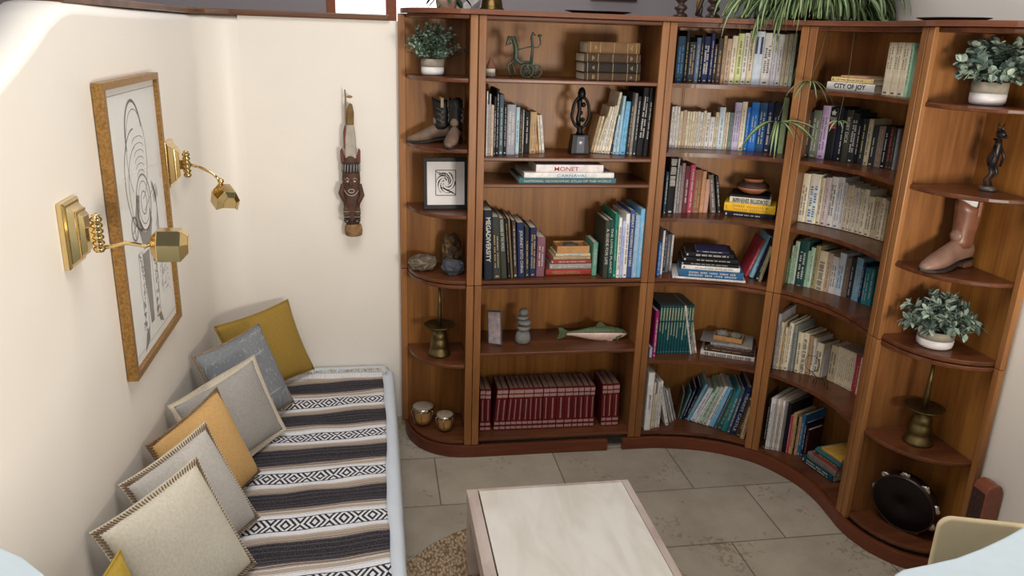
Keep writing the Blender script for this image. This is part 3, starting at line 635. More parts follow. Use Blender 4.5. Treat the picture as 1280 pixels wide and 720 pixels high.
('b2', 1.8127, -0.5027, 1.4395, -1.054, 0.0, 0.0206, 0.129, 0.2214, 'NK', None, None),
('b2', 1.8241, -0.5199, 1.4395, -1.08, 0.0, 0.0153, 0.128, 0.2112, 'K', 'w', None),
('b2', 1.8323, -0.5331, 1.4395, -1.107, 0.0, 0.0289, 0.127, 0.214, 'DKO', 'w', 'MOBY DICK'),
('b2', 1.8469, -0.5577, 1.4395, -1.137, 0.0, 0.0291, 0.125, 0.2033, 'DK', 'w', None),
('b2', 1.8607, -0.5828, 1.4395, -1.158, 0.0, 0.0172, 0.123, 0.1871, 'K', 'w', None),
('b2', 1.8687, -0.5981, 1.4395, -1.182, 0.0, 0.0266, 0.122, 0.1856, 'DK', 'y', None),
('b2', 1.8804, -0.6216, 1.4395, -1.211, 0.0, 0.0224, 0.12, 0.1868, 'TNC', 'k', None),
('b2', 1.8896, -0.6417, 1.4395, -1.244, 0.0, 0.0271, 0.118, 0.1634, 'DK', 'w', None),
('b2', 1.8998, -0.6663, 1.4395, -1.285, 0.0, 0.0305, 0.117, 0.164, 'GYBR', 'g', None),
('b2', 1.9102, -0.6941, 1.4395, -1.327, 0.0, 0.0253, 0.115, 0.1672, 'K', 'w', None),
('b2', 1.9177, -0.7176, 1.4395, -1.365, 0.0, 0.02, 0.113, 0.1677, 'DB', 'r', None),
('b2', 1.923, -0.7365, 1.4395, -1.393, 0.0, 0.0131, 0.112, 0.1631, 'DK', 'g', None),
('b2', 1.9261, -0.7492, 1.4395, -1.415, 0.0, 0.0139, 0.111, 0.1624, 'GY', 'w', None),
('b3', 1.7526, -0.403, 1.1504999999999999, -0.835, 0.0, 0.0319, 0.117, 0.2153, 'IV', 'k', None),
('b3', 1.7749, -0.4266, 1.1504999999999999, -0.92, 0.0, 0.0477, 0.116, 0.2185, 'WC', 'b', None),
('b3', 1.8048, -0.4644, 1.1504999999999999, -0.988, 0.0, 0.0184, 0.116, 0.2066, 'C', 'k', None),
('b3', 1.8155, -0.4802, 1.1504999999999999, -1.03, 0.0, 0.0271, 0.115, 0.2119, 'WM', 'k', None),
('b3', 1.8301, -0.5036, 1.1504999999999999, -1.075, 0.0, 0.0311, 0.115, 0.2194, 'W', 'k', None),
('b3', 1.8456, -0.5312, 1.1504999999999999, -1.112, 0.0, 0.0287, 0.114, 0.2224, 'W', 'b', None),
('b3', 1.859, -0.5571, 1.1504999999999999, -1.135, 0.0, 0.0154, 0.114, 0.2018, 'W', 'k', None),
('b3', 1.866, -0.5715, 1.1504999999999999, -1.151, 0.0, 0.0181, 0.113, 0.195, 'C', 'k', None),
('b3', 1.8739, -0.5884, 1.1504999999999999, -1.167, 0.0, 0.0143, 0.113, 0.1981, 'IV', 'k', None),
('b3', 1.88, -0.6021, 1.1504999999999999, -1.184, 0.0, 0.0139, 0.113, 0.1889, 'C', 'k', None),
('b3', 1.8857, -0.6154, 1.1504999999999999, -1.2, 0.0, 0.0128, 0.113, 0.1914, 'W', 'k', None),
('b3', 1.8908, -0.6279, 1.1504999999999999, -1.221, 0.0, 0.0184, 0.112, 0.1882, 'C', 'k', None),
('b3', 1.8976, -0.6457, 1.1504999999999999, -1.25, 0.0, 0.0242, 0.112, 0.1916, 'IV', 'k', None),
('b3', 1.9058, -0.669, 1.1504999999999999, -1.291, 0.0, 0.0303, 0.112, 0.1667, 'C', 'k', None),
('b3', 1.9148, -0.6983, 1.1504999999999999, -1.344, 0.0, 0.0341, 0.111, 0.1726, 'TNC', 'k', None),
('b3', 1.9231, -0.7317, 1.1504999999999999, -1.392, 0.0, 0.022, 0.111, 0.1724, 'C', 'k', None),
('b3', 1.9274, -0.7537, 1.1504999999999999, -1.425, 0.0, 0.0176, 0.11, 0.1668, 'TNC', 'k', None),
('b4', 1.7278, -0.4225, 0.8554999999999999, -0.802, 0.0, 0.0083, 0.1, 0.1263, 'G', 'w', None),
('b4', 1.7347, -0.4283, 0.8554999999999999, -0.826, 0.0, 0.0111, 0.136, 0.1888, 'LG', 'k', None),
('b4', 1.7433, -0.4359, 0.8554999999999999, -0.862, 0.0, 0.0188, 0.146, 0.2113, 'GG', 'k', None),
('b4', 1.7571, -0.449, 0.8554999999999999, -0.929, 0.0, 0.0422, 0.144, 0.221, 'DT', 'w', None),
('b4', 1.7852, -0.4796, 0.8554999999999999, -0.983, 0.0, 0.0104, 0.128, 0.1777, 'LG', 'k', None),
('b4', 1.792, -0.4879, 0.8554999999999999, -1.014, 0.0, 0.0195, 0.139, 0.1959, 'PG', 'k', None),
('b4', 1.8039, -0.5034, 0.8554999999999999, -1.049, 0.0, 0.0209, 0.137, 0.2079, 'TNG', 'k', None),
('b4', 1.8159, -0.5202, 0.8554999999999999, -1.09, 0.0, 0.0396, 0.135, 0.191, 'C', 'kb', None),
('b4', 1.8368, -0.5524, 0.8554999999999999, -1.126, 0.0, 0.0242, 0.132, 0.1878, 'PT', 'k', None),
('b4', 1.8491, -0.5727, 0.8554999999999999, -1.152, 0.0, 0.0313, 0.129, 0.1785, 'W', 'k', None),
('b4', 1.864, -0.5991, 0.8554999999999999, -1.184, 0.0, 0.0316, 0.126, 0.2013, 'PW', 'b', None),
('b4', 1.8782, -0.6261, 0.8554999999999999, -1.219, 0.0, 0.0272, 0.123, 0.1878, 'GYBR', 'g', None),
('b4', 1.8896, -0.6498, 0.8554999999999999, -1.252, 0.0, 0.0233, 0.121, 0.1942, 'DK', 'w', None),
('b4', 1.8987, -0.6704, 0.8554999999999999, -1.294, 0.0, 0.0348, 0.119, 0.1999, 'LB2', 'w', None),
('b4', 1.9107, -0.7013, 0.8554999999999999, -1.33, 0.0, 0.0148, 0.116, 0.1828, 'N', 'w', None),
('b4', 1.9155, -0.715, 0.8554999999999999, -1.371, 0.0, 0.0332, 0.114, 0.1689, 'T', 'w', None),
('b4', 1.9245, -0.7451, 0.8554999999999999, -1.413, 0.0, 0.0203, 0.112, 0.1725, 'T', 'w', None),
('b5', 1.6969, -0.4695, 0.4645, -0.842, -0.02, 0.013, 0.194, 0.2693, 'LGY', 'k', None),
('b5', 1.709, -0.4747, 0.4645, -0.874, -0.002, 0.0137, 0.166, 0.2312, 'C', 'k', None),
('b5', 1.7214, -0.4805, 0.4645, -0.901, -0.005, 0.01, 0.125, 0.1742, 'TN', 'k', None),
('b5', 1.7304, -0.4849, 0.4645, -0.924, -0.019, 0.012, 0.149, 0.2074, 'C', 'k', None),
('b5', 1.7409, -0.4904, 0.4645, -0.957, -0.001, 0.0185, 0.168, 0.2329, 'IV', 'k', None),
('b5', 1.7564, -0.499, 0.4645, -0.986, -0.029, 0.0122, 0.134, 0.1855, 'GY', 'w', None),
('b5', 1.7664, -0.5051, 0.4645, -1.008, -0.021, 0.011, 0.161, 0.2234, 'GT', 'k', None),
('b5', 1.7803, -0.5139, 0.4645, -1.049, -0.024, 0.0271, 0.14, 0.1951, 'C', 'k', None),
('b5', 1.8005, -0.5277, 0.4645, -1.08, -0.017, 0.0246, 0.142, 0.1969, 'IV', 'kb', None),
('b5', 1.8184, -0.5408, 0.4645, -1.105, -0.022, 0.0228, 0.135, 0.1869, 'TN', 'k', None),
('b5', 1.8346, -0.5531, 0.4645, -1.121, -0.02, 0.0148, 0.128, 0.1784, 'W', 'k', None),
('b5', 1.8602, -0.5947, 0.4645, -1.142, 0.006, 0.0358, 0.118, 0.1634, 'C', 'k', None),
('b5', 1.8691, -0.5811, 0.4645, -1.157, -0.014, 0.0114, 0.1, 0.1306, 'W', 'k', None),
('b5s', 1.8871, -0.6118, 0.4645, -1.214, 0.0, 0.0392, 0.11, 0.1688, 'TNC', 'k', None),
('b5s', 1.9011, -0.6492, 0.4645, -1.246, 0.0, 0.0097, 0.11, 0.1739, 'C', 'k', None),
('b5s', 1.9044, -0.6591, 0.4645, -1.261, 0.0, 0.0097, 0.11, 0.174, 'C', 'k', None),
('b5s', 1.9076, -0.6692, 0.4645, -1.276, 0.0, 0.0098, 0.11, 0.1741, 'C', 'k', None),
('b5s', 1.9107, -0.6793, 0.4645, -1.292, 0.0, 0.0099, 0.11, 0.1744, 'C', 'k', None),
('b5s', 1.9136, -0.6896, 0.4645, -1.309, 0.0, 0.01, 0.11, 0.1747, 'C', 'k', None),
('b5s', 1.9164, -0.7, 0.4645, -1.326, 0.0, 0.0101, 0.11, 0.175, 'C', 'k', None),
('b5s', 1.919, -0.7105, 0.4645, -1.344, 0.0, 0.0102, 0.11, 0.1755, 'C', 'k', None),
('b5s', 1.9215, -0.7212, 0.4645, -1.364, 0.0, 0.0103, 0.11, 0.1761, 'C', 'k', None),
('b5s', 1.9238, -0.7321, 0.4645, -1.384, 0.0, 0.0106, 0.11, 0.1768, 'C', 'k', None),
('b5s', 1.9259, -0.7433, 0.4645, -1.404, 0.0, 0.0121, 0.11, 0.1739, 'RP', 'w', None),
('b5s', 1.9281, -0.756, 0.4645, -1.426, 0.0, 0.0139, 0.11, 0.1741, 'RP', 'w', None),
('b5s', 1.9302, -0.7706, 0.4645, -1.448, 0.0, 0.0141, 0.11, 0.1739, 'C', 'r', None),
('b6', 1.6759, -0.5205, 0.0765, -0.91, 0.0, 0.0106, 0.184, 0.2553, 'K', 'w', None),
('b6', 1.6856, -0.5247, 0.0765, -0.934, 0.0, 0.0098, 0.188, 0.2615, 'W', 'k', None),
('b6', 1.6945, -0.5288, 0.0765, -0.957, 0.0, 0.0099, 0.189, 0.263, 'W', 'k', None),
('b6', 1.7033, -0.533, 0.0765, -0.981, 0.0, 0.0109, 0.19, 0.2637, 'LGY', 'k', None),
('b6', 1.7127, -0.5378, 0.0765, -1.005, 0.0, 0.011, 0.19, 0.2637, 'W', 'k', None),
('b6', 1.7219, -0.5429, 0.0765, -1.026, 0.0, 0.0111, 0.19, 0.2639, 'PT', 'k', None),
('b6', 1.7311, -0.548, 0.0765, -1.045, 0.0, 0.0121, 0.186, 0.2587, 'W', 'k', None),
('b6', 1.7407, -0.5538, 0.0765, -1.064, 0.0, 0.0131, 0.187, 0.2592, 'GY', 'k', None),
('b6', 1.751, -0.5601, 0.0765, -1.083, 0.0, 0.0178, 0.182, 0.2528, 'K', None, None),
('b6', 1.7665, -0.5701, 0.0765, -1.102, 0.0, 0.0123, 0.139, 0.1933, 'P', 'w', None),
('b6', 1.7758, -0.5763, 0.0765, -1.118, 0.0, 0.0189, 0.15, 0.2078, 'MC', 'r', None),
('b6', 1.7896, -0.5858, 0.0765, -1.129, 0.0, 0.0096, 0.139, 0.1928, 'K', 'w', None),
('b6', 1.7968, -0.5908, 0.0765, -1.139, 0.0, 0.0153, 0.14, 0.195, 'TN', 'k', None),
('b6', 1.8078, -0.5987, 0.0765, -1.152, 0.0, 0.0181, 0.151, 0.2102, 'BM', 'w', None),
('b6', 1.8206, -0.608, 0.0765, -1.164, 0.0, 0.0144, 0.125, 0.1734, 'NK', 'w', None),
('b6', 1.8307, -0.6156, 0.0765, -1.176, 0.0, 0.0144, 0.101, 0.1403, 'DRD', 'g', None),
('b6k', 1.8019, -0.6582, 0.076, -1.371, 9, 0.1936, 0.2, 0.0338, 'DT2', 'w', None),
('b6k', 1.8077, -0.6869, 0.1104, -1.371, 9, 0.179, 0.19, 0.0335, 'GYBR', 'k', None),
('b6k', 1.8137, -0.7165, 0.1445, -1.371, 9, 0.1563, 0.19, 0.0127, 'RD', None, None),
('b6k', 1.8141, -0.7187, 0.1578, -1.371, 9, 0.1602, 0.19, 0.0118, 'DG', 'w', None),
('b6k', 1.8156, -0.7261, 0.1703, -1.371, 9, 0.156, 0.19, 0.0118, 'TG', 'k', None),
('b6k', 1.8174, -0.7348, 0.1826, -1.371, 9, 0.1503, 0.19, 0.01, 'TG', None, None),
('b6k', 1.8228, -0.7618, 0.1932, -1.371, 9, 0.122, 0.19, 0.0134, 'MU', None, None)
]
# ------------------------------------------------------------------ books
PAL = dict(leather=(64, 46, 32), leatherk=(34, 28, 24), leathert=(108, 80, 50), W=(222, 218, 214), LGY=(176, 170, 168), PT=(196, 172, 150), DK=(46, 48, 52), K=(24, 24, 27), SL=(70, 86, 98), GYB=(150, 150, 158),
 PB=(168, 196, 208), DB=(66, 52, 44), GY=(128, 124, 122), TN=(180, 150, 112), OT=(200, 150, 112), C=(218, 204, 176), IV=(226, 216, 192), N=(32, 42, 78), LB=(112, 174, 212), TG=(62, 104, 110), WP=(224, 214, 214),
 DN=(28, 34, 44), DKG=(52, 54, 52), DKO=(58, 60, 52), TNB=(110, 94, 70), LM=(124, 84, 96), R=(150, 54, 44), GYW=(150, 142, 136), RB=(140, 62, 58), CB=(190, 180, 150), GW=(98, 150, 130), MOSS=(56, 58, 50), DT=(34, 70, 66),
 TGR=(30, 118, 96), PPL=(176, 184, 222), NW=(60, 76, 130), LBG=(140, 172, 200), MR=(96, 24, 26), KB=(40, 66, 84), DKB=(44, 50, 62), SB=(92, 108, 134), DKM=(72, 62, 62), YG=(206, 210, 150), PW=(204, 216, 226), WL=(212, 206, 214),
 GG=(176, 190, 172), GYG=(122, 138, 136), LI=(196, 184, 214), B=(38, 108, 186), NT=(40, 74, 110), DKN=(44, 48, 70), GC=(150, 170, 130), GYP=(152, 132, 134), MR2=(106, 52, 62), P=(178, 74, 98), BR=(142, 98, 78), PK=(196, 152, 132),
 GYBR=(118, 104, 98), NK=(22, 26, 44), Y=(232, 184, 44), CW=(214, 206, 186), SLW=(96, 100, 112), BM=(44, 96, 142), NL=(44, 44, 78), RP=(172, 58, 74), LBT=(124, 168, 188), TNG=(158, 148, 108), MG=(150, 34, 96), TV=(24, 76, 82),
 MW=(200, 196, 190), BL=(70, 48, 42), GYC=(158, 152, 142), LB2=(120, 164, 186), PG=(176, 200, 180), T=(44, 122, 130), TF=(34, 92, 90), YC=(218, 192, 130), MT=(164, 206, 172), GYG2=(104, 112, 96), LIG=(178, 156, 190),
 TNC=(186, 172, 140), WC=(222, 216, 200), WM=(206, 190, 192), G=(58, 118, 84), LG=(150, 190, 158), GT=(140, 148, 142), MC=(190, 150, 100), DRD=(60, 30, 30), DT2=(20, 62, 74), RD=(150, 54, 48), DG=(40, 66, 52), MU=(186, 142, 62))
WORD = dict(leather='brown leather', leatherk='dark leather', leathert='tan leather', W='white', LGY='light grey', PT='pinkish tan', DK='charcoal', K='black', SL='slate', GYB='blue-grey', PB='pale blue', DB='dark brown', GY='grey', TN='tan', OT='orange-tan',
 C='cream', IV='ivory', N='navy', LB='sky blue', TG='grey-teal', WP='pinkish white', DN='blue-black', DKG='dark grey', DKO='dark olive', TNB='brownish tan', LM='mauve', R='red', GYW='warm grey', RB='brick red', CB='cream and blue', GW='green and white', MOSS='moss green',
 DT='dark teal', TGR='emerald', PPL='lavender blue', NW='navy and white', LBG='hazy blue', MR='maroon', KB='black and blue', DKB='dark blue-grey', SB='steel blue', DKM='dark mauve', YG='yellow-green', PW='pale ice', WL='off-white', GG='sage', GYG='grey-green',
 LI='lilac', B='bright blue', NT='deep blue', DKN='midnight', GC='soft green', GYP='dusty mauve', MR2='plum', P='pink', BR='brown', PK='salmon', GYBR='grey-brown', NK='ink blue', Y='yellow', CW='cream', SLW='slate grey', BM='mid blue', NL='indigo', RP='red',
 LBT='light teal', TNG='khaki', MG='magenta', TV='teal', MW='mottled white', BL='brown leather', GYC='grey and cream', LB2='powder blue', PG='pale green', T='turquoise', TF='leafy teal', YC='straw yellow', MT='mint', GYG2='grey-green', LIG='lilac and gold',
 TNC='buff', WC='white and cream', WM='white and mauve', G='green', LG='light green', GT='grey and teal', MC='multicoloured', DRD='dark red', DT2='dark teal', RD='red', DG='dark green', MU='mustard')
def bookmat(c):
    return mat('book_'+WORD[c].replace(' ', '_').replace('-', '_')+'_'+c.lower(), PAL[c], .58, spec=.2, noise=.14, nscale=35)
INK = dict(w=mat('ink_white', (186, 182, 176), .6), k=mat('ink_dark', (92, 88, 90), .6), g=mat('ink_gold', (160, 136, 84), .5), b=mat('ink_blue', (70, 130, 186), .6), r=mat('ink_red', (170, 60, 66), .6), y=mat('ink_yellow', (206, 200, 120), .6),
 gt=mat('ink_pale_gold', (150, 160, 128), .6), sp=mat('ink_silver_pink', (168, 130, 124), .5), nb=mat('ink_navy', (46, 62, 96), .6))
SHELF = dict(s1='straight bay top shelf', s2='straight bay second shelf', s2r='straight bay second shelf', s3='straight bay thin middle shelf', s6='straight bay bottom shelf')
for k_ in ('s4', 's4k', 's4p', 's4r'): SHELF[k_] = 'straight bay fourth shelf'
for k_, w_ in (('a', 'left'), ('b', 'right')):
    for n_, q_ in enumerate(('top', 'second', 'third', 'fourth', 'fifth', 'bottom'), 1): SHELF[k_+str(n_)] = f'{w_} curved bay {q_} shelf'
def shelfphrase(k):
    if k in SHELF: return SHELF[k]
    return SHELF[k[:2]]
ORD = 'first second third fourth fifth sixth seventh eighth ninth tenth eleventh twelfth thirteenth fourteenth fifteenth sixteenth seventeenth eighteenth nineteenth twentieth twenty-first twenty-second twenty-third twenty-fourth twenty-fifth twenty-sixth twenty-seventh twenty-eighth twenty-ninth thirtieth'.split()
RNK = {'s6': 'maroon set'}
INKW = dict(w='white lettering', k='dark lettering', g='gold lettering', b='blue lettering', r='red lettering', y='yellow lettering')
def book(e, idx, n):
    k, px, py, pz, yaw, lean, t, d, h, c, mk, title = e
    flat = lean == 9
    if flat:  # spine runs along x, lying down
        L_, D_, H_ = t, d, h; tt, dd, hh = h, d, t
    else: tt, dd, hh = t, d, h
    sp = shelfphrase(k); w = WORD[c]
    setname = {'a5t': 'teal volumes with pale titles', 'b5s': 'uniform set of small volumes', 's6': 'maroon bound volumes'}.get(k)
    if title and len(title) < 24: lab = f'{w} book titled {title.title()}' + (' in a stack' if flat else '')+', '+sp
    elif title: lab = f'{w} {title.title()} at the bottom of a stack'
    elif flat:
        pos = 'topmost' if idx == n-1 else ('lowest' if idx == 0 else ORD[idx]+' from bottom')
        lab = f'{w} book lying flat, {pos} of stack, {sp}'
    elif k == 's6': lab = f'maroon bound volume, {ORD[idx]} from the left, {sp}'
    else:
        side = {'s2r': 'right group', 's4r': 'right group', 's4': 'left group', 's2': 'left group', 'a4': 'left group', 'a4r': 'right group', 'a5': 'loose books', 'a6r': 'slanting group', 'a6': 'left group', 'a5t': 'teal set', 'b5': 'tall group', 'b5s': 'small set', 'b2': '', 'b1': ''}.get(k, '')
        thick = 'thin ' if tt < .012 else ('thick ' if tt > .03 else '')
        lab = f'{thick}{w} book, {ORD[idx]} from left' + (f' in {side}' if side else '') + f', {sp}'
    if len(lab.replace('-', ' ').split()) > 16: lab = lab.replace(' group', '').replace(' from left in', ',').replace(' from left', '')
    nm = {'leather': 'leather_book', 'leatherk': 'leather_book', 'leathert': 'leather_book'}.get(c, 'book')
    o = thing(nm, lab, 'book', (px, py, pz), (0, 0 if flat else lean, yaw), 'books on the '+sp)
    # canonical shape: thickness x, depth y (spine at y=0), height z
    if flat: M = Matrix(((0, 0, 1, 0), (0, 1, 0, 0), (1, 0, 0, 0), (0, 0, 0, 1)))   # x<->z
    elif lean > 0: M = T(-tt, 0, 0)
    else: M = Matrix.Identity(4)
    b = min(.0022, tt*.18); hard = tt > .014 and hh > .15
    ov = .003 if hard else .0006; cv = min(.0022, tt*.12)
    prof = [(0, dd), (0, .004), (tt*.12, cv*.4), (tt*.3, 0), (tt*.7, 0), (tt*.88, cv*.4), (tt, .004), (tt, dd), (tt-b, dd), (tt-b, .006), (b, .006), (b, dd)]
    if flat: pass
    MB().prism(prof, 0, hh, M).build('cover', bookmat(c), o)
    MB().box(b+.0002, tt-b-.0002, .0062, dd-ov, ov, hh-ov, M).build('page_block', PAPER_DK if c in ('MR', 'TV', 'K', 'DK', 'LGY', 'TN', 'C') and pz < .9 else PAPER, o)
    e_ = .0005
    def mark(x0, x1, z0, z1, g): g.box(x0*tt, x1*tt, -e_, .0012 if True else 0, z0*hh, z1*hh, M)
    rnd = random.Random(idx*31+int(px*1e4))
    if title:
        ln = {'MAASAI': .24, 'TEXAS': .6, 'PORTUGAL': .5, 'CITY OF JOY': .66, 'MONET': .36, 'CARNAVAL': .34, 'MOBY DICK': .5, 'NATIONAL GEOGRAPHIC ATLAS OF THE WORLD': .9, 'A GUIDE FOR LIFE': .62, 'MEGADIVERSITY': .64, 'WONDERS OF THE WORLD': .52, 'BØRNENES BILLEDBOG': .84, 'MIDDLE AMERICA': .6}.get(title, .78)
        st = {'MEGADIVERSITY': .10, 'WONDERS OF THE WORLD': .02, 'MAASAI': .38, 'GREAT MODERN MASTERS': .05, 'MONET': .27, 'CARNAVAL': .36, 'CITY OF JOY': .16, 'NATIONAL GEOGRAPHIC ATLAS OF THE WORLD': .05, 'TEXAS': .15, 'BØRNENES BILLEDBOG': .08, 'PORTUGAL': .2}.get(title, .14)
        fr = {'MAASAI': .3, 'PORTUGAL': .5, 'NATIONAL GEOGRAPHIC ATLAS OF THE WORLD': .38, 'CARNAVAL': .55, 'CITY OF JOY': .72, 'BØRNENES BILLEDBOG': .66, 'WONDERS OF THE WORLD': .5, 'TEXAS': .3}.get(title, .52)
        ink = INK['b' if title == 'CARNAVAL' else ('r' if title == 'MONET' else (mk[0] if mk else 'w'))]
        if title in ('BØRNENES BILLEDBOG', 'CITY OF JOY'): ink = mat('ink_black', (24, 22, 24), .6)
        tw, tg = hh*ln, tt*fr
        if flat:   # text along +x, upright
            MM = Matrix(((1, 0, 0, hh*st), (0, 0, 1, -.0011), (0, 1, 0, tt*(1-fr)/2), (0, 0, 0, 1)))
        elif title == 'TEXAS':
            tw, tg = tt*.84, tt*.42
            MM = M @ Matrix(((1, 0, 0, tt*.08), (0, 0, 1, -.0011), (0, 1, 0, hh*.76), (0, 0, 0, 1)))
        else:      # reads downwards
            MM = M @ Matrix(((0, 1, 0, tt*(1-fr)/2), (0, 0, 1, -.0011), (-1, 0, 0, hh*(1-st)), (0, 0, 0, 1)))
        text_mesh('spine_title', title, tw, tg, ink, o, MM, .022 if title in ('CITY OF JOY', 'BØRNENES BILLEDBOG', 'MEGADIVERSITY', 'GREAT MODERN MASTERS') else .006)
        if title == 'TEXAS':
            g = MB(); mark(.1, .9, .66, .71, g); mark(.2, .9, .61, .645, g); g.build('spine_lettering', INK['r'], o)
            g = MB(); g.prism([(tt*.5+tt*.38*sin(a_)*q_, hh*.905+tt*.38*cos(a_)*q_) for a_, q_ in [(2*pi*i_/10, 1 if i_ % 2 == 0 else .55) for i_ in range(10)]], 0, .001, M @ Matrix(((1, 0, 0, 0), (0, 0, 1, -.001), (0, 1, 0, 0), (0, 0, 0, 1)))); g.build('spine_emblem', INK['w'], o)
        return o
    if mk == 'gs':
        g = MB(); mark(.06, .94, .885, .965, g); mark(.06, .94, .79, .855, g); mark(.06, .94, .14, .2, g); mark(.06, .94, .03, .09, g)
        g.build('spine_band', INK['sp'], o)
        g = MB(); z = .25
        while z < .74: h2 = rnd.uniform(.01, .02); mark(.42, .6, z, z+h2, g); z += h2+.006
        g.build('spine_lettering', INK['sp'], o); return o
    if mk == 'gt':
        g = MB(); z = .70
        while z < .95: mark(.22, .78, z, z+.016, g); z += .021
        z = .64; end = rnd.uniform(.28, .56)
        while z > end: mark(.3, .72, z, z+.014, g); z -= .02
        mark(.3, .7, .05, .062, g); g.build('spine_lettering', INK['gt'], o); return o
    if mk == 'gb':
        g = MB()
        for z in (.05, .24, .5, .76, .93): mark(.03, .97, z, z+.007, g)
        for z in (.14, .82):
            for q in range(2): w0 = rnd.uniform(.08, .3); mark(.5-w0, .5+w0, z+q*.022, z+q*.022+.009, g)
        g.build('spine_gilding', INK['g'], o); return o
    if mk == 'nb':
        g = MB(); mark(.08, .34, .58, .9, g); mark(.62, .9, .58, .9, g); g.build('spine_band', INK['nb'], o); return o
    if mk is None: return o
    ink = INK.get(mk[0], INK['k'])
    if mk == 'kk' or mk == 'kb': ink = INK['k']
    if mk == 'y' and c == 'Y': ink = mat('ink_ochre', (190, 140, 30), .6)
    # illegible small lettering: rows of letter-sized marks
    g = MB(); big = mk in ('wb', 'kb', 'kk'); z = rnd.uniform(.12, .28) if not big else .08; ze = rnd.uniform(.72, .94); hw = (.3 if big else rnd.uniform(.08, .19)); rows = 2 if (tt > .028 and not big) else 1
    if mk == 'wb': z, ze, hw = .5, .96, .36
    if mk == 'ks': z, ze, hw = .5, .9, .07
    lw = max(.0035, tt*.18)/hh if not big else .018; cnt = 0
    for rr_ in range(rows):
        cx = .5 if rows == 1 else (.32, .68)[rr_]; hw2 = hw if rows == 1 else hw*.7; zz = z; wlen = rnd.randint(3, 8)
        while zz < ze and cnt < 60:
            l2 = lw*rnd.uniform(.55, 1.1); s_ = rnd.uniform(.0, .3)*hw2
            mark(cx-hw2+(s_ if rnd.random() < .5 else 0), cx+hw2-(s_ if rnd.random() < .5 else 0), zz, zz+l2, g); zz += l2+lw*.45; cnt += 1; wlen -= 1
            if wlen == 0: zz += lw*1.2; wlen = rnd.randint(3, 8)
    if rnd.random() < .7: mark(.3, .7, .03, .03+min(.03, tt*.4/hh), g)
    g.build('spine_lettering', ink, o)
    return o
cnt_ = {}
for e in BOOKS: cnt_[e[0]] = cnt_.get(e[0], 0)+1
seen_ = {}
for e in BOOKS:
    i_ = seen_.get(e[0], 0); seen_[e[0]] = i_+1
    book(e, i_, cnt_[e[0]])
# ------------------------------------------------------------------ bench, blanket, cushions
SHEET = mat('white_sheet', (214, 220, 228), .85, noise=.03, nscale=8)
BX0, BX1, BY0, BY1, BZ = XL+.012, -.07, -.012, -2.7, .352
bench = thing('daybed', 'long low daybed under a pale sheet along the left wall', 'daybed', ((BX0+BX1)/2, -1.35, 0))
def sheet():
    g = MB(); v = []; f = []; n = 90; rows = []
    prof = [(-.58, 1.0), (-.01, 1.0), (.016, .985), (.028, .95), (.034, .85), (.036, .5), (.036, .02)]
    for j in range(n+1):
        y = BY0+(BY1-BY0)*j/n
        for i, (dx, hz) in enumerate(prof):
            wv = .006*sin(y*31)+.004*sin(y*57+1) if i > 3 else 0
            rnd = 0
            yy = y
            e0 = abs(y-BY0)
            if i > 1 and e0 < .04: dx = dx-(.04-e0)*.9
            v.append((BX1+dx+wv*(1-hz)*1.4, yy, BZ*hz))
    m = len(prof)
    for j in range(n):
        for i in range(m-1): f.append((j*m+i, j*m+i+1, (j+1)*m+i+1, (j+1)*m+i))
    g.add(v, f, T(-bench.location.x, -bench.location.y, 0), True); return g.build('sheet', SHEET, bench)
sheet()
MB().prism([(BX0+.004, BY1), (BX1+.008, BY1), (BX1+.008, BY0-.01), (BX0+.15, BY0-.01), (BX0+.06, BY0-.045), (BX0+.012, BY0-.10), (BX0+.004, BY0-.16)], .001, BZ-.004, T(-bench.location.x, -bench.location.y, 0)).build('mattress', SHEET, bench, bevel=.02)
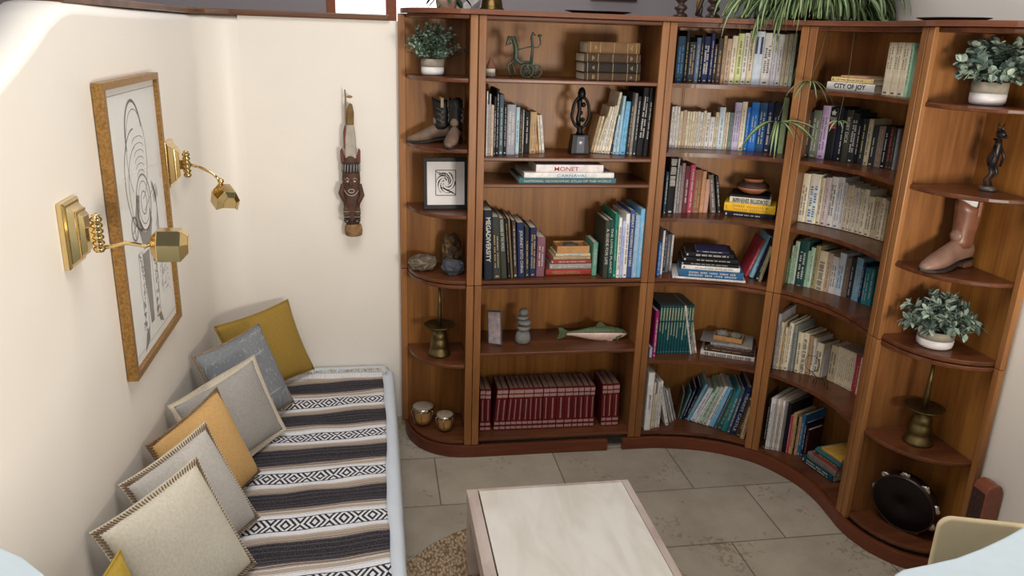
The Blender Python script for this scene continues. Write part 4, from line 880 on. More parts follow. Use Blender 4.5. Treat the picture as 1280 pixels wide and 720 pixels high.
def blanket_mat():
    m = bpy.data.materials.new('woven_stripes'); m.use_nodes = True; N, L = nt(m); b = N['Principled BSDF']; b.inputs['Roughness'].default_value = .95
    at = N.new('ShaderNodeAttribute'); at.attribute_name = 'weave'; sx = N.new('ShaderNodeSeparateXYZ'); L.new(at.outputs['Vector'], sx.inputs[0])
    def mth(op, a, b_=None, c_=None):
        n = N.new('ShaderNodeMath'); n.operation = op
        for i, q in enumerate((a, b_, c_)):
            if q is None: continue
            if isinstance(q, (int, float)): n.inputs[i].default_value = q
            else: L.new(q, n.inputs[i])
        return n.outputs[0]
    nz = N.new('ShaderNodeTexNoise'); nz.inputs['Scale'].default_value = 60; L.new(at.outputs['Vector'], nz.inputs[0])
    PER = .297
    yv = mth('ADD', sx.outputs[1], mth('MULTIPLY', mth('SUBTRACT', nz.outputs[0], .5), .004))
    ph = mth('FRACT', mth('DIVIDE', yv, PER))
    rp = N.new('ShaderNodeValToRGB'); rp.color_ramp.interpolation = 'CONSTANT'
    Wt, Tn, Dk, Gy, Td = (226, 226, 230), (176, 160, 144), (30, 27, 34), (66, 61, 68), (132, 114, 102)
    st = [(0, Wt), (.185, Tn), (.195, Wt), (.205, Tn), (.262, Wt), (.270, Tn), (.288, Td), (.298, Dk), (.306, Tn), (.318, Td), (.328, Gy), (.350, Dk), (.375, Gy), (.395, Dk), (.43, Gy), (.445, Dk), (.515, Gy), (.532, Dk), (.59, Gy), (.615, Dk), (.65, Gy), (.668, Td), (.68, Tn), (.695, Dk), (.703, Tn), (.732, Td), (.74, Tn), (.79, Wt), (.80, Tn), (.808, Wt)]
    e = rp.color_ramp.elements
    for i, (p, c) in enumerate(st):
        el = e[i] if i < 2 else e.new(p)
        el.position = p; el.color = lin(c)+(1,)
    L.new(ph, rp.inputs[0])
    # woven diamond band
    cb = mth('DIVIDE', mth('SUBTRACT', mth('FRACT', mth('ADD', mth('DIVIDE', yv, PER), .5)), .5), .118)   # -1..1 across the band, centred on 0
    cb = mth('ABSOLUTE', cb)
    fx = mth('ABSOLUTE', mth('SUBTRACT', mth('FRACT', mth('DIVIDE', sx.outputs[0], .093)), .5))
    dm = mth('FRACT', mth('ADD', mth('MULTIPLY', fx, 5.0), mth('MULTIPLY', cb, 1.25)))
    blk = mth('GREATER_THAN', dm, .5)
    inb = mth('LESS_THAN', cb, 1.0)
    edge = mth('MULTIPLY', mth('GREATER_THAN', cb, .88), inb)
    blk = mth('MAXIMUM', mth('MULTIPLY', blk, inb), edge)
    mx = N.new('ShaderNodeMix'); mx.data_type = 'RGBA'; L.new(blk, mx.inputs[0]); L.new(rp.outputs[0], mx.inputs[6]); mx.inputs[7].default_value = lin((34, 32, 38))+(1,)
    # flecks of pale yarn in the dark bands
    n2 = N.new('ShaderNodeTexNoise'); n2.inputs['Scale'].default_value = 260; L.new(at.outputs['Vector'], n2.inputs[0])
    r2 = N.new('ShaderNodeValToRGB'); r2.color_ramp.elements[0].position = .55; r2.color_ramp.elements[1].position = .66; r2.color_ramp.elements[0].color = (0, 0, 0, 1); r2.color_ramp.elements[1].color = (.5, .5, .5, 1); L.new(n2.outputs[0], r2.inputs[0])
    m2 = N.new('ShaderNodeMix'); m2.data_type = 'RGBA'; L.new(r2.outputs[0], m2.inputs[0]); L.new(mx.outputs[2], m2.inputs[6]); m2.inputs[7].default_value = lin((128, 120, 122))+(1,)
    L.new(m2.outputs[2], b.inputs['Base Color'])
    bp = N.new('ShaderNodeBump'); bp.inputs['Strength'].default_value = .5; bp.inputs['Distance'].default_value = .002; L.new(n2.outputs[0], bp.inputs['Height']); L.new(bp.outputs[0], b.inputs['Normal'])
    return m
def blanket():
    from mathutils import noise
    g = MB(); nx, ny = 70, 240; v = []; f = []; uv = []
    for j in range(ny+1):
        for i in range(nx+1):
            u = i/nx; y = -.125-(2.5)*j/ny; x0 = XL+.03; x1 = -.088+.004*sin(y*7)+.002*sin(y*23+2)
            x = x0+(x1-x0)*u
            wob = .018*noise.noise(Vector((x*2.2, y*2.6, 0)))+.007*noise.noise(Vector((x*6, y*7, 3)))
            z = BZ+.007+.006*(noise.noise(Vector((x*7, y*9, 1)))+1)+.0045*(noise.noise(Vector((x*3, y*26, 7)))+1)
            v.append((x, y, z)); uv.append((x, min(y+wob, -.182)+.427-.09*(x+.3)*(1 if y < -.19 else 0)+2.97, 0))
    for j in range(ny):
        for i in range(nx): a = j*(nx+1)+i; f.append((a, a+1, a+nx+2, a+nx+1))
    # turn the sheet into a thin solid
    n = len(v); g.add(v+[(x, y, z-.005) for x, y, z in v], f+[(a+n, d+n, c+n, b+n) for a, b, c, d in f], None, True)
    bm = g.b; bm.verts.ensure_lookup_table()
    ring = [i for i in range(nx+1)]+[(j+1)*(nx+1)-1 for j in range(1, ny+1)]+[ny*(nx+1)+i for i in range(nx-1, -1, -1)]+[j*(nx+1) for j in range(ny-1, 0, -1)]
    for k in range(len(ring)):
        a, b_ = ring[k], ring[(k+1) % len(ring)]; bm.faces.new([bm.verts[a], bm.verts[b_], bm.verts[b_+n], bm.verts[a+n]])
    me = bpy.data.meshes.new('striped_blanket'); bmesh.ops.recalc_face_normals(bm, faces=bm.faces); bm.to_mesh(me); bm.free()
    o = bpy.data.objects.new('striped_blanket', me); COL.objects.link(o); me.materials.append(blanket_mat())
    at = me.attributes.new('weave', 'FLOAT_VECTOR', 'POINT'); at.data.foreach_set('vector', [c for q in uv+uv for c in q])
    tag(o, 'black, white and tan striped woven blanket spread over the daybed', 'blanket')
    fr = MB()
    for k in range(150):
        x = XL+.05+(.70)*k/149+random.uniform(-.002, .002); L_ = random.uniform(.03, .06); a = random.uniform(-.6, .6)
        fr.tube([(x, -.127, BZ+.012), (x+a*L_*.4, -.127+L_*.5, BZ+.020+random.uniform(0, .010)), (x+a*L_, -.127+L_, BZ+.006+random.uniform(0, .004))], .0018, 4)
    fr.build('fringe', mat('cotton_fringe', (206, 198, 186), .9), o)
blanket()
def fabric(name, rgb, streak=None, sc=(1, 1, 1)):
    m = mat(name, rgb, .95, noise=.08, nscale=120, bump=.3)
    if streak:
        N, L = nt(m); b = N['Principled BSDF']; base = b.inputs['Base Color'].links[0].from_socket
        tc = N.new('ShaderNodeTexCoord'); mxs = []
        for s_ in ((6, 6, 90), (90, 90, 6)):
            mp = N.new('ShaderNodeMapping'); mp.inputs['Scale'].default_value = s_ if s_[2] == 90 else (110, 110, 7); L.new(tc.outputs['Object'], mp.inputs[0])
            n = N.new('ShaderNodeTexNoise'); n.inputs['Scale'].default_value = 1.0; n.inputs['Detail'].default_value = 1; L.new(mp.outputs[0], n.inputs[0])
            r = N.new('ShaderNodeValToRGB'); r.color_ramp.elements[0].position = .63; r.color_ramp.elements[1].position = .70; r.color_ramp.elements[1].color = (.55, .55, .55, 1); L.new(n.outputs[0], r.inputs[0])
            mx = N.new('ShaderNodeMix'); mx.data_type = 'RGBA'; L.new(r.outputs[0], mx.inputs[0]); L.new(base, mx.inputs[6]); mx.inputs[7].default_value = lin(streak)+(1,); base = mx.outputs[2]
        L.new(base, b.inputs['Base Color'])
    return m
def cushion(label, TL, TR, BR, thick, m, trim=None, trimw=.016, flange=.0, stitch=None, stripes=None):
    TL, TR, BR = Vector(TL), Vector(TR), Vector(BR); BL = BR+(TL-TR)
    if BL.z < .372: BL.z = .372
    c = (TL+TR+BR+BL)/4; o = thing('cushion', label, 'cushion', c, 0, None)
    ex = (TR-TL); ey = (TR-BR); nn = ex.cross(ey).normalized()
    if nn.x < 0: nn = -nn
    def P(u, w):   # corner-pinched outline
        a = BL.lerp(BR, u); b_ = TL.lerp(TR, u); q = a.lerp(b_, w)
        pu, pw = 2*u-1, 2*w-1
        bow = 1-.07*(1-pw*pw)*abs(pu)**3; bow2 = 1-.07*(1-pu*pu)*abs(pw)**3
        q = c+(q-c)
        cu = (BL+TL)/2; uu = (BR-BL)*(pu/2)*bow; ww = (TL-BL)*(pw/2)*bow2
        return c+uu+ww
    g = MB(); n = 26; v = []; f = []
    for sgn in (1, -1):
        for j in range(n+1):
            for i in range(n+1):
                u, w = i/n, j/n; pu, pw = 2*u-1, 2*w-1
                fall = max(0, (1-abs(pu)**2.6)*(1-abs(pw)**2.6))**.55
                z = thick/2*fall*(1+.05*sin(pu*5+TL.y*9)*sin(pw*4+TL.y*3))
                q = P(u, w)-c+nn*z*sgn; v.append(tuple(q))
    N1 = (n+1)**2
    for s_ in (0, 1):
        for j in range(n):
            for i in range(n):
                a = s_*N1+j*(n+1)+i; q = (a, a+1, a+n+2, a+n+1); f.append(q if s_ == 0 else q[::-1])
    g.add(v, f, None, True); bmesh.ops.remove_doubles(g.b, verts=g.b.verts, dist=1e-5)
    g.build('cover', m, o)
    rim = [P(i/24, 0) for i in range(24)]+[P(1, i/24) for i in range(24)]+[P(1-i/24, 1) for i in range(24)]+[P(0, 1-i/24) for i in range(24)]
    rim = [p-c for p in rim]
    if trim:
        # flat tape sewn round the edge
        ctr = Vector((0, 0, 0)); g = MB(); v = []; f = []; K = len(rim)
        for p in rim:
            d = p.normalized(); v += [tuple(p-d*.004+nn*.003), tuple(p+d*trimw+nn*.002), tuple(p+d*trimw-nn*.002), tuple(p-d*.004-nn*.003)]
        for k in range(K):
            a, b_ = 4*k, 4*((k+1) % K)
            for q in range(4): f.append((a+q, a+(q+1) % 4, b_+(q+1) % 4, b_+q))
        g.add(v, f, None, False); g.build('edge_tape', trim, o)
        if stripes:
            g = MB()
            for o_ in (.004, .012, .019): g.tube([p+p.normalized()*o_ for p in rim], .0026, 5, closed=True)
            g.build('woven_stripes', stripes, o)
        if stitch:
            g = MB(); M_ = 150
            L_ = [0]
            for k in range(K): L_.append(L_[-1]+(rim[(k+1) % K]-rim[k]).length)
            for s_ in range(M_):
                t = L_[-1]*s_/M_; k = 0
                while L_[k+1] < t: k += 1
                w = (t-L_[k])/(L_[k+1]-L_[k]); p = rim[k].lerp(rim[(k+1) % K], w); d = p.normalized(); tg = (rim[(k+1) % K]-rim[k]).normalized()
                for sg in (1, -1):
                    a = p-d*.012+nn*sg*.0075; b_ = p+d*trimw*.75+nn*sg*.0035
                    g.tube([a-tg*.0016, b_+tg*.0016], .0017, 4)
            g.build('whip_stitching', stitch, o)
    else:
        g = MB(); g.tube(rim, .0032, 6, closed=True); g.build('piping', m, o)
    return o
JUTE = mat('jute_tape', (140, 116, 88), .95, noise=.35, nscale=160, bump=.4); CRM = mat('cream_tape', (206, 196, 176), .95, noise=.1, nscale=160); BRN = mat('brown_yarn', (124, 96, 70), .95)
cushion('dark mustard cushion in the corner, farthest back on the daybed', (-.785, -.36, .69), (-.515, -.062, .765), (-.405, -.135, .385), .105, fabric('mustard_linen', (152, 122, 50)))
cushion('blue-grey cushion with pale slubs, leaning on the dark mustard one', (-.80, -.70, .70), (-.60, -.385, .765), (-.465, -.475, .385), .12, fabric('slub_blue_grey', (124, 128, 132), (176, 178, 178)), JUTE, .005)
cushion('plain grey cushion with cream and brown striped tape edging', (-.795, -1.06, .665), (-.585, -.70, .745), (-.485, -.72, .385), .10, fabric('grey_cotton', (160, 156, 150)), CRM, .022, stripes=BRN)
cushion('apricot tan cushion with brown stitched edge', (-.80, -1.35, .68), (-.665, -.985, .755), (-.535, -1.03, .385), .115, fabric('apricot_cotton', (200, 158, 100)), JUTE, .006, stitch=BRN)
cushion('light grey cushion with cream tape and brown whip stitching, behind the cream one', (-.80, -1.60, .70), (-.645, -1.29, .765), (-.505, -1.31, .385), .105, fabric('light_grey_cotton', (186, 180, 172)), CRM, .012, stitch=BRN)
cushion('cream off-white cushion with brown whip stitching, nearest the camera', (-.80, -1.83, .71), (-.625, -1.52, .77), (-.485, -1.545, .385), .105, fabric('cream_cotton', (206, 198, 180)), CRM, .012, stitch=BRN)
cushion('bright mustard cushion cut off at the bottom edge of the picture', (-.76, -2.22, .74), (-.70, -1.955, .775), (-.60, -2.0, .385), .10, fabric('bright_mustard_linen', (176, 146, 56)))

# ------------------------------------------------------------------ table and rug
def travertine(name, c1, c2):
    m = bpy.data.materials.new(name); m.use_nodes = True; N, L = nt(m); b = N['Principled BSDF']; tc = N.new('ShaderNodeTexCoord'); mp = N.new('ShaderNodeMapping'); mp.inputs['Scale'].default_value = (3.5, 1.0, 3); mp.inputs['Rotation'].default_value = (0, 0, -.35); L.new(tc.outputs['Object'], mp.inputs[0])
    n = N.new('ShaderNodeTexNoise'); n.inputs['Scale'].default_value = 3; n.inputs['Detail'].default_value = 7; n.inputs['Distortion'].default_value = .7; L.new(mp.outputs[0], n.inputs[0])
    r = N.new('ShaderNodeValToRGB'); r.color_ramp.elements[0].position = .38; r.color_ramp.elements[1].position = .62; r.color_ramp.elements[0].color = lin(c1)+(1,); r.color_ramp.elements[1].color = lin(c2)+(1,); L.new(n.outputs[0], r.inputs[0]); L.new(r.outputs[0], b.inputs['Base Color']); b.inputs['Roughness'].default_value = .38; return m
TZ = .315
tb = thing('coffee_table', 'low rectangular travertine coffee table on the round woven rug', 'table', (.495, -1.60, 0))
tx0, tx1, ty1, ty0 = -.297, .318, .505, -.62
MB().box(tx0+.045, tx1-.028, ty0+.03, ty1-.014, TZ-.03, TZ).build('tabletop', travertine('travertine_slab', (224, 217, 205), (238, 233, 224)), tb, bevel=.002)
TR2 = travertine('travertine_edge', (184, 164, 154), (208, 192, 182))
MB().box(tx0, tx0+.040, ty0, ty1, TZ-.065, TZ).build('side_rail', TR2, tb, bevel=.002)
MB().box(tx1-.026, tx1, ty0, ty1, TZ-.065, TZ).build('side_rail', TR2, tb, bevel=.002)
MB().box(tx0+.041, tx1-.027, ty1-.0125, ty1, TZ-.065, TZ).build('end_rail', TR2, tb, bevel=.001)
MB().box(tx0+.041, tx1-.027, ty0, ty0+.028, TZ-.065, TZ).build('end_rail', TR2, tb, bevel=.001)
MB().box(tx0+.0402, tx0+.0448, ty0+.03, ty1-.014, TZ-.06, TZ-.012).build('joint', mat('dark_joint', (60, 46, 38), .8), tb)
for sx in (tx0+.002, tx1-.062):
    for sy in (ty0+.004, ty1-.094): MB().box(sx, sx+.06, sy, sy+.09, .013, TZ-.066).build('leg', TR2, tb, bevel=.003)
def rug_mat():
    m = bpy.data.materials.new('braided_jute'); m.use_nodes = True; N, L = nt(m); b = N['Principled BSDF']; b.inputs['Roughness'].default_value = .95
    tc = N.new('ShaderNodeTexCoord'); w = N.new('ShaderNodeTexVoronoi'); w.inputs['Scale'].default_value = 105; mp = N.new('ShaderNodeMapping'); mp.inputs['Scale'].default_value = (1, .55, 1); mp.inputs['Rotation'].default_value = (0, 0, .5)
    L.new(tc.outputs['Object'], mp.inputs[0]); L.new(mp.outputs[0], w.inputs[0])
    r = N.new('ShaderNodeValToRGB'); r.color_ramp.elements[0].position = .1; r.color_ramp.elements[1].position = .75; r.color_ramp.elements[0].color = lin((206, 182, 148))+(1,); r.color_ramp.elements[1].color = lin((120, 94, 68))+(1,); L.new(w.outputs['Distance'], r.inputs[0]); L.new(r.outputs[0], b.inputs['Base Color'])
    bp = N.new('ShaderNodeBump'); bp.inputs['Strength'].default_value = .8; bp.inputs['Distance'].default_value = .004; bp.invert = True; L.new(w.outputs['Distance'], bp.inputs['Height']); L.new(bp.outputs[0], b.inputs['Normal']); return m
rc = (.445, -1.425); rr = .575
rg = MB().lathe([(.01, .0005), (rr-.006, .0005), (rr, .004), (rr, .009), (rr-.006, .0125), (.01, .0125)], 96, T(rc[0], rc[1], 0)).build('round_rug', rug_mat()); tag(rg, 'round braided jute rug under the travertine coffee table', 'rug')

# ------------------------------------------------------------------ wall lamps, picture, carving
def wall_lamp(label, Y, Z, shade):
    o = thing('wall_lamp', label, 'lamp', (XL+.0008, Y, Z), 0, None)
    def plate(x0, x1, w, h, c):   # stepped frustum
        v = [(x0, -w, -h), (x0, w, -h), (x0, w, h), (x0, -w, h), (x1, -w+c, -h+c), (x1, w-c, -h+c), (x1, w-c, h-c), (x1, -w+c, h-c)]
        g.add(v, [(0, 1, 2, 3), (7, 6, 5, 4), (0, 4, 5, 1), (1, 5, 6, 2), (2, 6, 7, 3), (3, 7, 4, 0)])
    g = MB(); plate(0, .012, .052, .078, 0); plate(.012, .016, .052, .078, .006); plate(.016, .030, .042, .067, .012); plate(.030, .034, .030, .055, 0); plate(.034, .044, .026, .050, .008)
    g.build('wall_plate', BRASS, o, bevel=.0012)
    g = MB()
    prof = [(.004, -.045), (.010, -.043)]
    for k in range(6):
        z = -.042+k*.0142; prof += [(.0085, z), (.0135, z+.004), (.0135, z+.009), (.0085, z+.0135)]
    prof += [(.010, .046), (.003, .050)]
    g.lathe(prof, 18, T(.064, 0, -.004)).box(.043, .058, -.006, .006, -.02, .012); g.build('ribbed_knuckle', BRASS, o)
    if shade == 'near':
        pts = [(.076, .0, -.036), (.10, .0, -.033), (.125, 0, -.026), (.15, -.001, -.030), (.168, -.003, -.034), (.190, -.006, -.024)]
        C = Vector((.226, -.01, -.026)); ax = Vector((1, .06, -.02)).normalized(); L_ = .076
    else:
        pts = [(.076, .0, -.004), (.11, -.01, -.012), (.15, -.02, -.030), (.178, -.03, -.056)]
        C = Vector((.194, -.050, -.108)); ax = Vector((.42, -.80, -.30)).normalized(); L_ = .085
    MB().tube(pts, .0048, 10).build('swing_arm', BRASS, o)
    e = Vector(pts[-1]); g = MB(); g.ball(tuple(e), .011); g.ball(tuple(e+Vector((0, 0, -.014))), .008); g.build('swivel_joint', BRASS, o)
    # half-hexagonal trough shade, open underneath
    side = ax.cross(Vector((0, 0, 1))).normalized(); up = side.cross(ax).normalized()
    if shade != 'near': up = (up*.75+side*-.2+Vector((-.1, 0, 0))).normalized(); side = ax.cross(up).normalized()
    A = [(-.038, -.036), (-.040, .004), (-.020, .034), (.020, .034), (.040, .004), (.038, -.036)]
    def ring(t, s): return [C+ax*t+side*a*s+up*b_*s for a, b_ in A]
    g = MB(); rings = [ring(-L_/2-.004, .55), ring(-L_/2+.012, 1.0), ring(L_/2-.012, 1.0), ring(L_/2+.004, .55)]
    inner = [ring(-L_/2-.002, .50), ring(-L_/2+.013, .94), ring(L_/2-.013, .94), ring(L_/2+.002, .50)]
    v = [tuple(p) for r_ in rings for p in r_]+[tuple(p) for r_ in inner for p in r_]; f = []
    for r_ in range(3):
        for k in range(5): a = r_*6+k; f += [(a, a+1, a+7, a+6), (24+a, 24+a+6, 24+a+7, 24+a+1)]
        f += [(r_*6, r_*6+6, 24+r_*6+6, 24+r_*6), (r_*6+5, 24+r_*6+5, 24+r_*6+11, r_*6+11)]
    f += [(5, 4, 3, 2, 1, 0), (18, 19, 20, 21, 22, 23), (24, 25, 26, 27, 28, 29), (47, 46, 45, 44, 43, 42), (0, 24, 29, 5), (18, 23, 47, 42)]
    g.add(v, f); sh = g.build('lamp_shade', BRASS, o, bevel=.001)
    MB().tube([C-ax*.03-up*.008, C-ax*.005-up*.010, C+ax*.022-up*.010], [.009, .013, .011], 12).build('bulb', mat('frosted_bulb', (236, 232, 224), .3), sh)
    return o
wall_lamp('brass swing-arm wall lamp nearest the camera, left of the framed drawing', -1.665, 1.432, 'near')
wall_lamp('brass swing-arm wall lamp farther off, right of the framed drawing', -.705, 1.442, 'far')
# framed drawing
pic = thing('framed_drawing', 'tall gold-framed line drawing under glass on the left wall', 'picture', (XL+.001, -1.112, 1.34))
pw, ph = .279, .415
def frame_ring(w, h, t, x0, x1): 
    return MB().box(x0, x1, -w, w, h-t, h).box(x0, x1, -w, w, -h, -h+t).box(x0, x1, -w, -w+t, -h+t, h-t).box(x0, x1, w-t, w, -h+t, h-t)
frame_ring(pw, ph, .019, .002, .030).build('frame', mat('antique_gilt', (150, 112, 60), .42, .55, .34, 130, bump=.3), pic)
MB().box(.004, .016, -pw+.0185, pw-.0185, -ph+.0185, ph-.0185).build('drawing_sheet', mat('mount_paper', (222, 220, 216), .6, noise=.02), pic)
INKG = mat('grey_ink', (128, 124, 120), .8); INKL = mat('light_grey_ink', (172, 168, 164), .8)
def drawing():
    g, l = MB(), MB(); M = Matrix(((0, 0, 1, .0164), (1, 0, 0, 0), (0, 1, 0, 0), (0, 0, 0, 1)))
    def line(pts, w, b_): 
        P = [Vector(p) for p in pts]
        for a, c in zip(P, P[1:]):
            d = (c-a); 
            if d.length < 1e-6: continue
            n = Vector((-d.y, d.x)).normalized()*w/2; e_ = d.normalized()*w*.25
            b_.prism([tuple(a-e_+n), tuple(c+e_+n), tuple(c+e_-n), tuple(a-e_-n)], 0, .0002, M)
    def arc(cx, cy, rx, ry, a0, a1, w, b_, n=26): line([(cx+rx*cos(a0+(a1-a0)*k/n), cy+ry*sin(a0+(a1-a0)*k/n)) for k in range(n+1)], w, b_)
    rnd = random.Random(4)
    line([(-.27, .375), (.27, .375)], .002, g); line([(-.27, -.372), (.27, -.372)], .002, l)
    arc(-.01, .235, .085, .115, .3, pi*1.05, .009, g); arc(0, .19, .10, .135, -1.4, pi*1.25, .003, g); arc(-.01, .12, .13, .15, 1.6, 4.6, .005, g); arc(.0, .09, .11, .13, 1.7, 4.4, .003, g)
    arc(.02, .045, .075, .085, 0, 2*pi, .006, g); arc(.02, .045, .055, .065, 0, 2*pi, .003, g); arc(.02, .045, .03, .035, 0, 2*pi, .004, g)
    g.prism([(-.085, .02), (-.05, .08), (-.02, .075), (-.045, .01), (.0, -.045), (.055, -.03), (.075, .02), (.085, -.02), (.05, -.085), (-.03, -.09)], 0, .0002, M)
    g.prism([(-.055, -.1), (.02, -.1), (-.005, -.325), (-.04, -.325)], 0, .0002, M)
    for k in range(90):
        t = rnd.random(); x = -.085+.02*sin(t*5)+rnd.uniform(-.014, .014); y = -.09-.24*t; a = rnd.uniform(-1, 1); line([(x, y), (x+.008*cos(a), y+.008*sin(a))], .0035, g)
        x = .05+.02*sin(t*4)+rnd.uniform(-.014, .014); line([(x, y), (x+.008*cos(a), y+.008*sin(a))], .0035, g)
    for sx, x in ((-1, -.075), (1, .06)):
        line([(x-.02, -.09), (x-.03, -.2), (x-.018, -.33)], .0025, g); line([(x+.02, -.09), (x+.024, -.2), (x+.012, -.33)], .0025, g)
    g.prism([(-.10, -.335), (-.065, -.325), (-.075, -.365), (-.13, -.385)], 0, .0002, M); g.prism([(.045, -.325), (.078, -.325), (.10, -.365), (.06, -.35)], 0, .0002, M)
    for k in range(6): arc(.02, .13+.02*k, .035+.004*k, .014, 0, pi, .0022, g, 12)
    for k in range(5): arc(.105, .02-.012*k, .05, .075+.008*k, -1.3, 1.3, .0028, g, 14)
    line([(.02, .02), (.11, .06), (.165, .075)], .006, l); l.prism([(.12, .05), (.175, .07), (.18, .04), (.13, .02)], 0, .0002, M)
    arc(-.10, -.01, .03, .035, 0, 2*pi, .007, g, 14); line([(-.12, -.02), (-.08, .0)], .005, g); line([(-.105, .02), (-.095, -.04)], .005, g)
    for k in range(110):
        x, y = .16+rnd.uniform(-.045, .045), -.18+rnd.uniform(-.1, .09); a = rnd.uniform(-1.2, 1.2); line([(x, y), (x+.014*cos(a), y+.014*sin(a))], .0026, l)
    g.build('ink_lines', INKG, pic); l.build('pale_ink_lines', INKL, pic)
drawing()
gl = bpy.data.materials.new('picture_glass'); gl.use_nodes = True; N_, L_ = nt(gl)
tr = N_.new('ShaderNodeBsdfTransparent'); gs = N_.new('ShaderNodeBsdfGlossy'); gs.inputs['Roughness'].default_value = .03; fz = N_.new('ShaderNodeFresnel'); fz.inputs[0].default_value = 1.5; mxx = N_.new('ShaderNodeMixShader')
mxx.inputs[0].default_value = .06; L_.new(tr.outputs[0], mxx.inputs[1]); L_.new(gs.outputs[0], mxx.inputs[2]); L_.new(mxx.outputs[0], N_['Material Output'].inputs[0])
MB().box(.0215, .0225, -pw+.0188, pw-.0188, -ph+.0188, ph-.0188).build('glass', gl, pic)
# carved figure on the wall
tot = thing('carved_figure', 'tall painted wooden tiki-like carving hanging on the back wall', 'carving', (-.214, -.002, 1.01))
TWD = mat('carved_wood', (78, 50, 37), .75, noise=.35, nscale=35, bump=.5); TWH = mat('chalk_paint', (168, 158, 146), .8, noise=.12); TBK = mat('black_paint', (40, 36, 36), .7, noise=.3); TOC = mat('ochre_paint', (112, 88, 46), .8, noise=.3, nscale=50)
def slab(pts, y0, y1, m, name, par, bev=.004):
    M = Matrix(((1, 0, 0, 0), (0, 0, 1, 0), (0, 1, 0, 0), (0, 0, 0, 1))); return MB().prism(pts, y0, y1, M).build(name, m, par, bevel=bev, seg=3)
MB().lathe([(.030, 0), (.038, .004), (.040, .03), (.036, .05), (.030, .058)], 16, T(.004, -.034, 0), sx=1, sy=.8).build('base_block', mat('raw_bark', (140, 108, 72), .9, noise=.4, nscale=60, bump=.6), tot)
MB().lathe([(.028, .055), (.037, .08), (.034, .12), (.037, .15), (.040, .19), (.037, .22), (.040, .26), (.037, .31), (.033, .345), (.028, .36), (.020, .37)], 20, T(0, -.036, 0), sx=1, sy=.8).build('body', TWD, tot)
def ell(cx, cz, rx, rz, y, m, name, par, n=18): return slab([(cx+rx*cos(2*pi*k/n), cz+rz*sin(2*pi*k/n)) for k in range(n)], y-.004, y, m, name, par, .001)
# arms, knees, face
MB().tube([(-.036, -.05, .24), (-.046, -.056, .20), (-.030, -.068, .165)], [.010, .012, .009], 10).build('arm', TWD, tot)
MB().tube([(.036, -.05, .24), (.046, -.056, .19), (.028, -.068, .155)], [.010, .012, .009], 10).build('arm', TWD, tot)
for sx in (-1, 1):
    MB().ball((sx*.024, -.058, .115), (.014, .016, .030)).build('leg', TWD, tot)
    MB().ball((sx*.022, -.066, .078), (.015, .018, .010)).build('foot', TBK, tot)
    for k in range(4): MB().tube([(sx*.024+.0145*cos(a), -.059-.0155*sin(a), .095+.012*k) for a in [pi*q/6 for q in range(7)]], .0013, 5).build('painted_ring', TOC if k % 2 else TWH, tot)
    MB().tube([(sx*.012, -.0665, .078+.0), (sx*.022, -.0855, .078), (sx*.033, -.0735, .078)], .0018, 6).build('painted_toe_line', TWH, tot)
    MB().tube([(sx*.008, -.0665, .262), (sx*.016, -.0655, .270), (sx*.027, -.060, .262)], .0018, 6).build('brow', TWH, tot)
    MB().ball((sx*.015, -.0650, .254), (.006, .003, .005)).build('eye', TWH, tot)
MB().tube([(0, -.066, .262), (-.001, -.0745, .235)], [.004, .009], 8).build('nose', TWD, tot)
MB().tube([(.013*cos(a), -.0690, .212+.008*sin(a)) for a in [2*pi*q/14 for q in range(14)]], .0022, 6, closed=True).build('mouth', TWH, tot)
MB().tube([(.034*cos(a), -.040-.028*abs(sin(a)), .232-.042*abs(sin(a))) for a in [pi*q/14 for q in range(15)]], .0020, 6).build('jaw_line', TWH, tot)
MB().lathe([(.037, .285), (.040, .30), (.038, .328), (.034, .338)], 20, T(0, -.036, 0), sx=1, sy=.8).build('headband', TBK, tot)
for k in range(9):
    a = pi*(k+.5)/9; MB().tube([(.0405*cos(a), -.036-.0325*sin(a), .296), (.0385*cos(a)+.002, -.036-.031*sin(a), .328)], .0018, 5).build('headband_stroke', TWH, tot)
for sx in (-1, 1): slab([(sx*.028, .335), (sx*.042, .33), (sx*.044, .385), (sx*.036, .398), (sx*.026, .36)], -.05, -.025, mat('red_brown_paint', (104, 50, 40), .7), 'ear', tot)
slab([(-.024, .35), (.026, .35), (.024, .45), (.018, .50), (-.014, .50), (-.022, .44)], -.055, -.018, TWH, 'crest', tot, .008)
slab([(-.028, .40), (-.020, .385), (-.014, .47), (-.02, .50), (-.028, .47)], -.052, -.02, mat('red_brown_paint', (104, 50, 40), .7), 'crest_side', tot)
slab([(-.014, .495), (.018, .495), (.020, .55), (.014, .585), (.002, .592), (-.008, .57)], -.052, -.02, TOC, 'beak', tot, .008)
MB().tube([(-.013, -.038, .50), (-.015, -.038, .57), (-.014, -.036, .625), (-.016, -.036, .648)], [.005, .0045, .004, .003], 8).build('peg', mat('pale_driftwood', (138, 112, 88), .8), tot)
MB().ball((.004, -.038, .618), (.012, .007, .006)).tube([(-.013, -.037, .615), (.0, -.038, .618)], .003, 6).build('bird_head', mat('pale_driftwood', (138, 112, 88), .8), tot)
